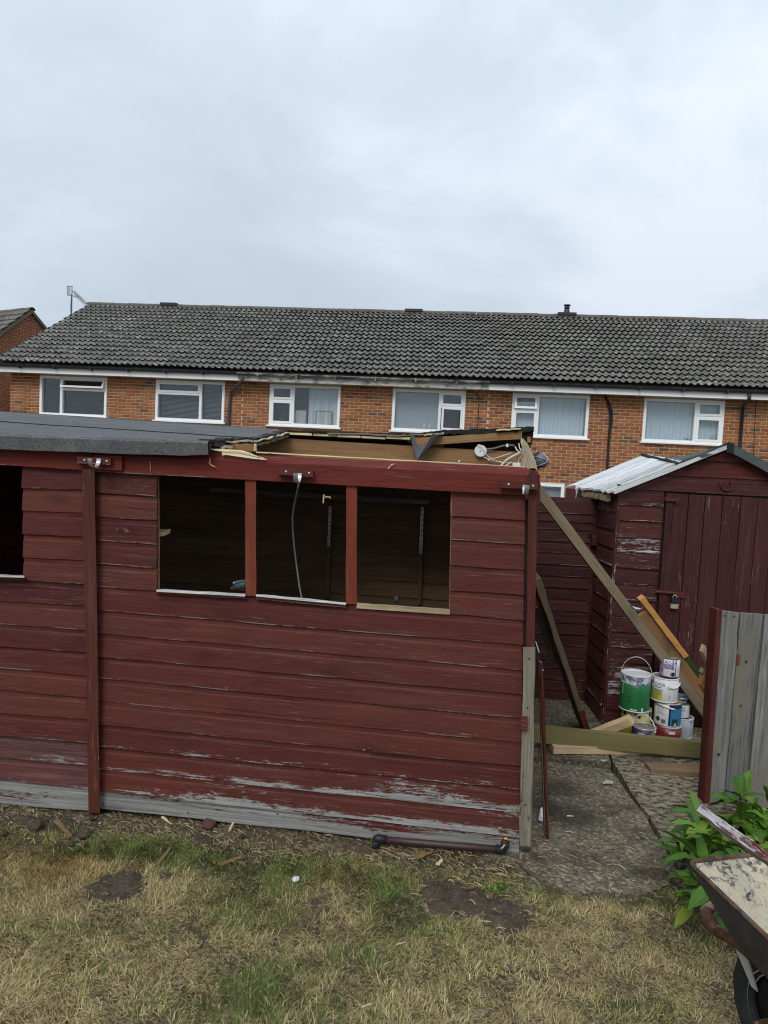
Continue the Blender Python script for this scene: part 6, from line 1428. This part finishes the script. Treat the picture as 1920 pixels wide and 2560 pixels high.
hB = np.where(isg, rs.uniform(.018, .042, n), rs.uniform(.016, .046, n)) * np.where(rs.rand(n) < .06, 1.7, 1.0); hB *= .46 + .42 * fb(x, y, 3, 91)
near = np.clip((ye[keep] - y) / .25, 0, 1); hB *= np.where(near < .6, 1.15, 1)
az_ = 14 * fb(x, y, 7.0, 44) + rs.normal(0, .8, n); lean = np.where(isg, rs.uniform(.1, 1.0, n), rs.uniform(.5, 2.3, n))
wB = rs.uniform(.0006, .0012, n) * np.where(isg, 1.0, 1.1)
straw = np.array([[.35, .27, .12], [.43, .34, .165], [.27, .20, .085], [.48, .40, .225], [.20, .165, .070]]); gre = np.array([[.085, .130, .028], [.12, .165, .040], [.065, .105, .022], [.175, .185, .058]])
colr = np.where(isg[:, None], gre[rs.randint(0, 4, n)], straw[rs.randint(0, 5, n)]) * rs.uniform(.7, 1.2, n)[:, None]
rustz = np.clip(gauss(150, 2130, 190, 60) * 1.1 + .5 * gauss(830, 2180, 120, 30), 0, 1); colr = np.where((~isg)[:, None], colr * (1 - .45 * rustz[:, None] * np.array([0.15, .55, .9])), colr)
colr *= 1.06 * (.62 + .38 * fb(x, y, 2.2, 55) + .45 * fb(x, y, 11, 58))[:, None]
z0 = np.array([hgt(a, b) for a, b in zip(x, y)]) - .002
dx, dy = np.cos(az_), np.sin(az_); px_, py_ = -dy * wB, dx * wB
Vv = np.zeros((n, 7, 3)); 
def setp(k, t, w):
    ang = lean * t; rr_ = hB * t * np.sin(np.minimum(ang, 1.5)) * 1.15; zz = hB * t * np.cos(np.minimum(ang, 1.42))
    cx, cy, cz = x + dx * rr_, y + dy * rr_, z0 + np.maximum(zz, .002)
    Vv[:, k] = np.stack([cx + px_ * w, cy + py_ * w, cz], 1); return cx, cy, cz
setp(0, 0, 1.0); setp(1, 0, -1.0); setp(2, .45, .9); setp(3, .45, -.9); setp(4, .8, .6); setp(5, .8, -.6); setp(6, 1.0, 0)
def mass_mesh(name, Vv, faces_loc, colr, mat):
    n, k = Vv.shape[:2]; me = bpy.data.meshes.new(name); me.vertices.add(n * k); me.vertices.foreach_set('co', Vv.reshape(-1).astype(np.float32))
    tri = np.array(faces_loc); nf = len(tri); idx = (tri[None] + (np.arange(n) * k)[:, None, None]).reshape(-1)
    me.loops.add(len(idx)); me.loops.foreach_set('vertex_index', idx.astype(np.int32)); me.polygons.add(n * nf)
    me.polygons.foreach_set('loop_start', np.arange(0, n * nf * 3, 3, dtype=np.int32)); me.polygons.foreach_set('loop_total', np.full(n * nf, 3, dtype=np.int32))
    at = me.attributes.new('Col', 'FLOAT_COLOR', 'POINT'); c4 = np.ones((n, k, 4), np.float32); c4[:, :, :3] = colr[:, None, :]; at.data.foreach_set('color', c4.reshape(-1))
    me.update(calc_edges=True); me.validate(); return link(name, me, mat)
g = mass_mesh('lawn_grass', Vv, [(0, 1, 2), (1, 3, 2), (2, 3, 4), (3, 5, 4), (4, 5, 6)], colr, 'grass'); tag(g, 'patchy lawn of dry straw coloured and green grass', 'grass', kind='stuff')

# ------------------------------------------------------------------ straw, bark crumbs and grit on the dirt strip and the concrete
NS = 30000; sx2 = rs.uniform(-2.3, 2.1, NS); sy2 = rs.uniform(2.0, 3.4, NS)
wl = SA.y + (sx2 - SA.x) * (SB.y - SA.y) / (SB.x - SA.x)
yE = np.interp(sx2, EX, EY)
onstrip = (sy2 > yE - .12) & (sy2 < np.where(sx2 < .68, wl + .03, yE + .42))
for (cx, cy, a, b) in PATCH: onstrip |= (((sx2 - cx) / a) ** 2 + ((sy2 - cy) / b) ** 2 < 1.1) & (rs.rand(NS) < .25)
dn = fb(sx2, sy2, 5, 19)
k_ = onstrip & (rs.rand(NS) < np.clip(dn * 1.7 - .25, .05, 1) * np.where(sx2 > .62, .22, 1)); sx2, sy2 = sx2[k_], sy2[k_]; n2_ = len(sx2)
L_ = rs.uniform(.012, .05, n2_); an = rs.uniform(0, np.pi, n2_); w2 = rs.uniform(.0006, .0014, n2_); up_ = rs.uniform(0, .010, n2_); zb2 = np.array([max(hgt(a, b), -.004) for a, b in zip(sx2, sy2)]) + np.where((sx2 > .55), .009, .004)
bend = rs.uniform(-.3, .3, n2_); Vs = np.zeros((n2_, 6, 3))
for k, t in enumerate((-.5, 0, .5)):
    cx = sx2 + np.cos(an + bend * t) * L_ * t; cy = sy2 + np.sin(an + bend * t) * L_ * t; cz = zb2 + up_ * (1 - abs(t) * 1.2)
    Vs[:, 2 * k] = np.stack([cx - np.sin(an) * w2, cy + np.cos(an) * w2, cz], 1); Vs[:, 2 * k + 1] = np.stack([cx + np.sin(an) * w2, cy - np.cos(an) * w2, cz + w2], 1)
cs = straw[rs.randint(0, 5, n2_)] * rs.uniform(.55, 1.15, n2_)[:, None]
g = mass_mesh('straw_litter', Vs, [(0, 1, 2), (1, 3, 2), (2, 3, 4), (3, 5, 4)], cs, 'litter'); tag(g, 'dry straw scattered along the foot of the red shed', 'straw', kind='stuff')
NP = 16000; qx = rs.uniform(-2.2, 2.1, NP); qy = rs.uniform(2.1, 3.9, NP); wl = SA.y + (qx - SA.x) * (SB.y - SA.y) / (SB.x - SA.x); yE = np.interp(qx, EX, EY)
kp = np.zeros(NP, bool)
for (cx, cy, a, b) in PATCH: kp |= ((qx - cx) / a) ** 2 + ((qy - cy) / b) ** 2 < 1.0
kk = kp | (qy > yE - .06) & (qy < np.where(qx < .68, wl + .03, 3.9)) & (rs.rand(NP) < np.clip(fb(qx, qy, 4, 63) * 1.6 - .3, .06, 1) * np.where(qy > 3.0, .35, 1)); qx, qy = qx[kk], qy[kk]; n3 = len(qx)
sz = rs.uniform(.0014, .0048, n3) * np.where(rs.rand(n3) < .05, 2.2, 1) * np.where((qx < -.2) & (rs.rand(n3) < .10), 2.6, 1); Vp = np.zeros((n3, 6, 3)); zc_ = np.array([max(hgt(a, b), -.004) for a, b in zip(qx, qy)]) + np.where((qx > .55), .008, .002)
th = rs.uniform(0, 6.28, n3)
for k in range(4): Vp[:, k] = np.stack([qx + sz * np.cos(th + k * 1.57) * rs.uniform(.7, 1.4, n3), qy + sz * np.sin(th + k * 1.57) * rs.uniform(.7, 1.3, n3), zc_ + sz * rs.uniform(0, .3, n3)], 1)
Vp[:, 4] = np.stack([qx, qy, zc_ + sz * rs.uniform(.6, 1.0, n3)], 1); Vp[:, 5] = np.stack([qx, qy, zc_ - sz * .5], 1)
pc = np.array([[.24, .205, .15], [.12, .10, .075], [.29, .26, .205], [.05, .042, .035], [.22, .15, .08], [.07, .06, .05]])[rs.randint(0, 6, n3)] * rs.uniform(.7, 1.2, n3)[:, None]
g = mass_mesh('grit', Vp, [(0, 1, 4), (1, 2, 4), (2, 3, 4), (3, 0, 4), (1, 0, 5), (2, 1, 5), (3, 2, 5), (0, 3, 5)], pc, 'litter'); tag(g, 'loose grit and crumbs on the dirt and concrete', 'gravel', kind='stuff')

# ------------------------------------------------------------------ bits of wood and other litter, one by one
CH = [((140, 2052), (176, 2090), .020, 'dry_brown', 'brown wood chip lying on the dirt near the cover post'), ((405, 2042), (428, 2060), .006, 'pale_wood', 'thin pale splinter on the dirt below the cover post'), ((590, 2045), (573, 2076), .010, 'pale_wood', 'pale upright splinter against the grey bottom board'),
      ((427, 2118), (395, 2160), .013, 'dry_brown', 'dark brown stick lying in the green grass strip'), ((545, 2162), (602, 2142), .008, 'brown_plank', 'long thin brown splinter in the grass'), ((1042, 2142), (1082, 2128), .022, 'brown_plank', 'flat orange-brown wood flake in front of the waste pipe'), ((955, 2126), (984, 2140), .008, 'brown_plank', 'small brown splinter under the black pipe elbow'),
      ((990, 2361), (1014, 2355), .007, 'pale_wood', 'short pale splinter in the middle of the lawn'), ((1153, 2219), (1186, 2220), .006, 'dry_brown', 'small stick on the right bare soil patch'), ((1203, 2402), (1188, 2422), .005, 'pale_wood', 'small pale splinter right of the lawn middle'), ((1418, 2039), (1434, 2040), .005, 'pale_wood', 'pale splinter on the dark patch of concrete'),
      ((815, 2338), (845, 2330), .006, 'dry_brown', 'dark brown stick in the lawn left of the green patch'), ((1093, 2162), (1104, 2150), .015, 'pale_wood', 'short square wood chip standing in the grass by the pipe'), ((1596, 2144), (1632, 2152), .007, 'dry_brown', 'dead brown leaf on the concrete near the plant'), ((905, 2516), (935, 2508), .003, 'pale_wood', 'thin straw stalk near the bottom of the picture')]
for (a, b, w_, mt, lb) in CH:
    A, B = gnd(*a, .022), gnd(*b, .018); d = (B - A).normalized(); o = plank('wood_chip', A, B, d.cross(UP).normalized() * w_, UP * .004, mt, nseg=4, j=.0018, taper=rnd.uniform(.3, .9)); tag(o, lb, 'wood chip', 'bits of wood lying about')
def lump(name, u, v, r, mat, lb, cat, sq=.7, z=.01):
    me = bpy.data.meshes.new(name); bm = bmesh.new(); bmesh.ops.create_icosphere(bm, subdivisions=2, radius=r)
    for q in bm.verts: q.co *= 1 + .35 * mnoise.noise(q.co * (1.3 / r) + V((u, v, 0))); q.co.z *= sq
    bm.to_mesh(me); bm.free(); o = link(name, me, mat); o.location = gnd(u, v, z) + UP * r * sq * .5; tag(o, lb, cat); return o
lump('white_stone', 739, 2201, .014, 'stone_white', 'white stone lying in the lawn', 'stone'); lump('charred_lump', 605, 2092, .014, 'soil_dark', 'black charred lump on the dirt below the shed', 'lump', .5)
lump('red_stone', 522, 2068, .030, flat('rust_stone', (0.09, 0.04, 0.03), .9), 'rust-red stone under the grey bottom board', 'stone', .8, .0); lump('dark_stone', 866, 2172, .015, 'soil_dark', 'dark lump in the green grass below the pipe', 'lump'); lump('dark_clod', 10, 2086, .016, 'soil_dark', 'dark clod of earth at the left edge', 'clod')
lump('earth_clod', 90, 2068, .035, 'soil', 'left clod of turned earth at the foot of the shed', 'clod', .5); lump('earth_clod', 210, 2088, .028, 'soil', 'clod of turned earth right of the cover post foot', 'clod', .45)
lump('small_stone', 32, 2302, .010, 'dry_brown', 'brown pebble in the lawn at the left', 'stone')
# paint splashes on the concrete
def splash(u, v, wu, wv, lb, seed):
    r_ = random.Random(seed)
    mb = MB(); c = gnd(u, v, .0205); P_ = []
    for k in range(26):
        a = 2 * math.pi * k / 26; q = r_.uniform(.35, 1.1); P_.append(gnd(u + wu * q * math.cos(a), v + wv * q * math.sin(a), .0205))
    mb.strip([[p - UP * .003 for p in P_], P_]); o = mb.build('paint_splash', 'splash_white'); tag(o, lb, 'paint splash')
splash(1522, 1955, 17, 6, 'larger white paint splash on the concrete', 3); splash(1510, 1901, 12, 2.5, 'small white paint splash beside the slab joint', 4); splash(1601, 1962, 5, 2.5, 'tiny pale paint splash on the stained slab', 6)
# small green weed by the right soil patch
wd_ = thing('weed', 'small round-leaved green weed at the edge of the right soil patch', 'weed')
for k in range(26):
    c = gnd(1238 + prn.uniform(-28, 30), 2222 + prn.uniform(-16, 14), .012); me = LEAVES[3]
    a = prn.uniform(0, 6.28); d = V((math.cos(a), math.sin(a), prn.uniform(.2, .8))).normalized(); xx = d.cross(UP).normalized(); zz_ = xx.cross(d); s = prn.uniform(.12, .22)
    link('leaf', me, None, wd_, Matrix(((xx.x * s * 1.8, d.x * s, zz_.x * s, c.x), (xx.y * s * 1.8, d.y * s, zz_.y * s, c.y), (xx.z * s * 1.8, d.z * s, zz_.z * s, c.z), (0, 0, 0, 1))))
base_at(wd_, gnd(1238, 2222))
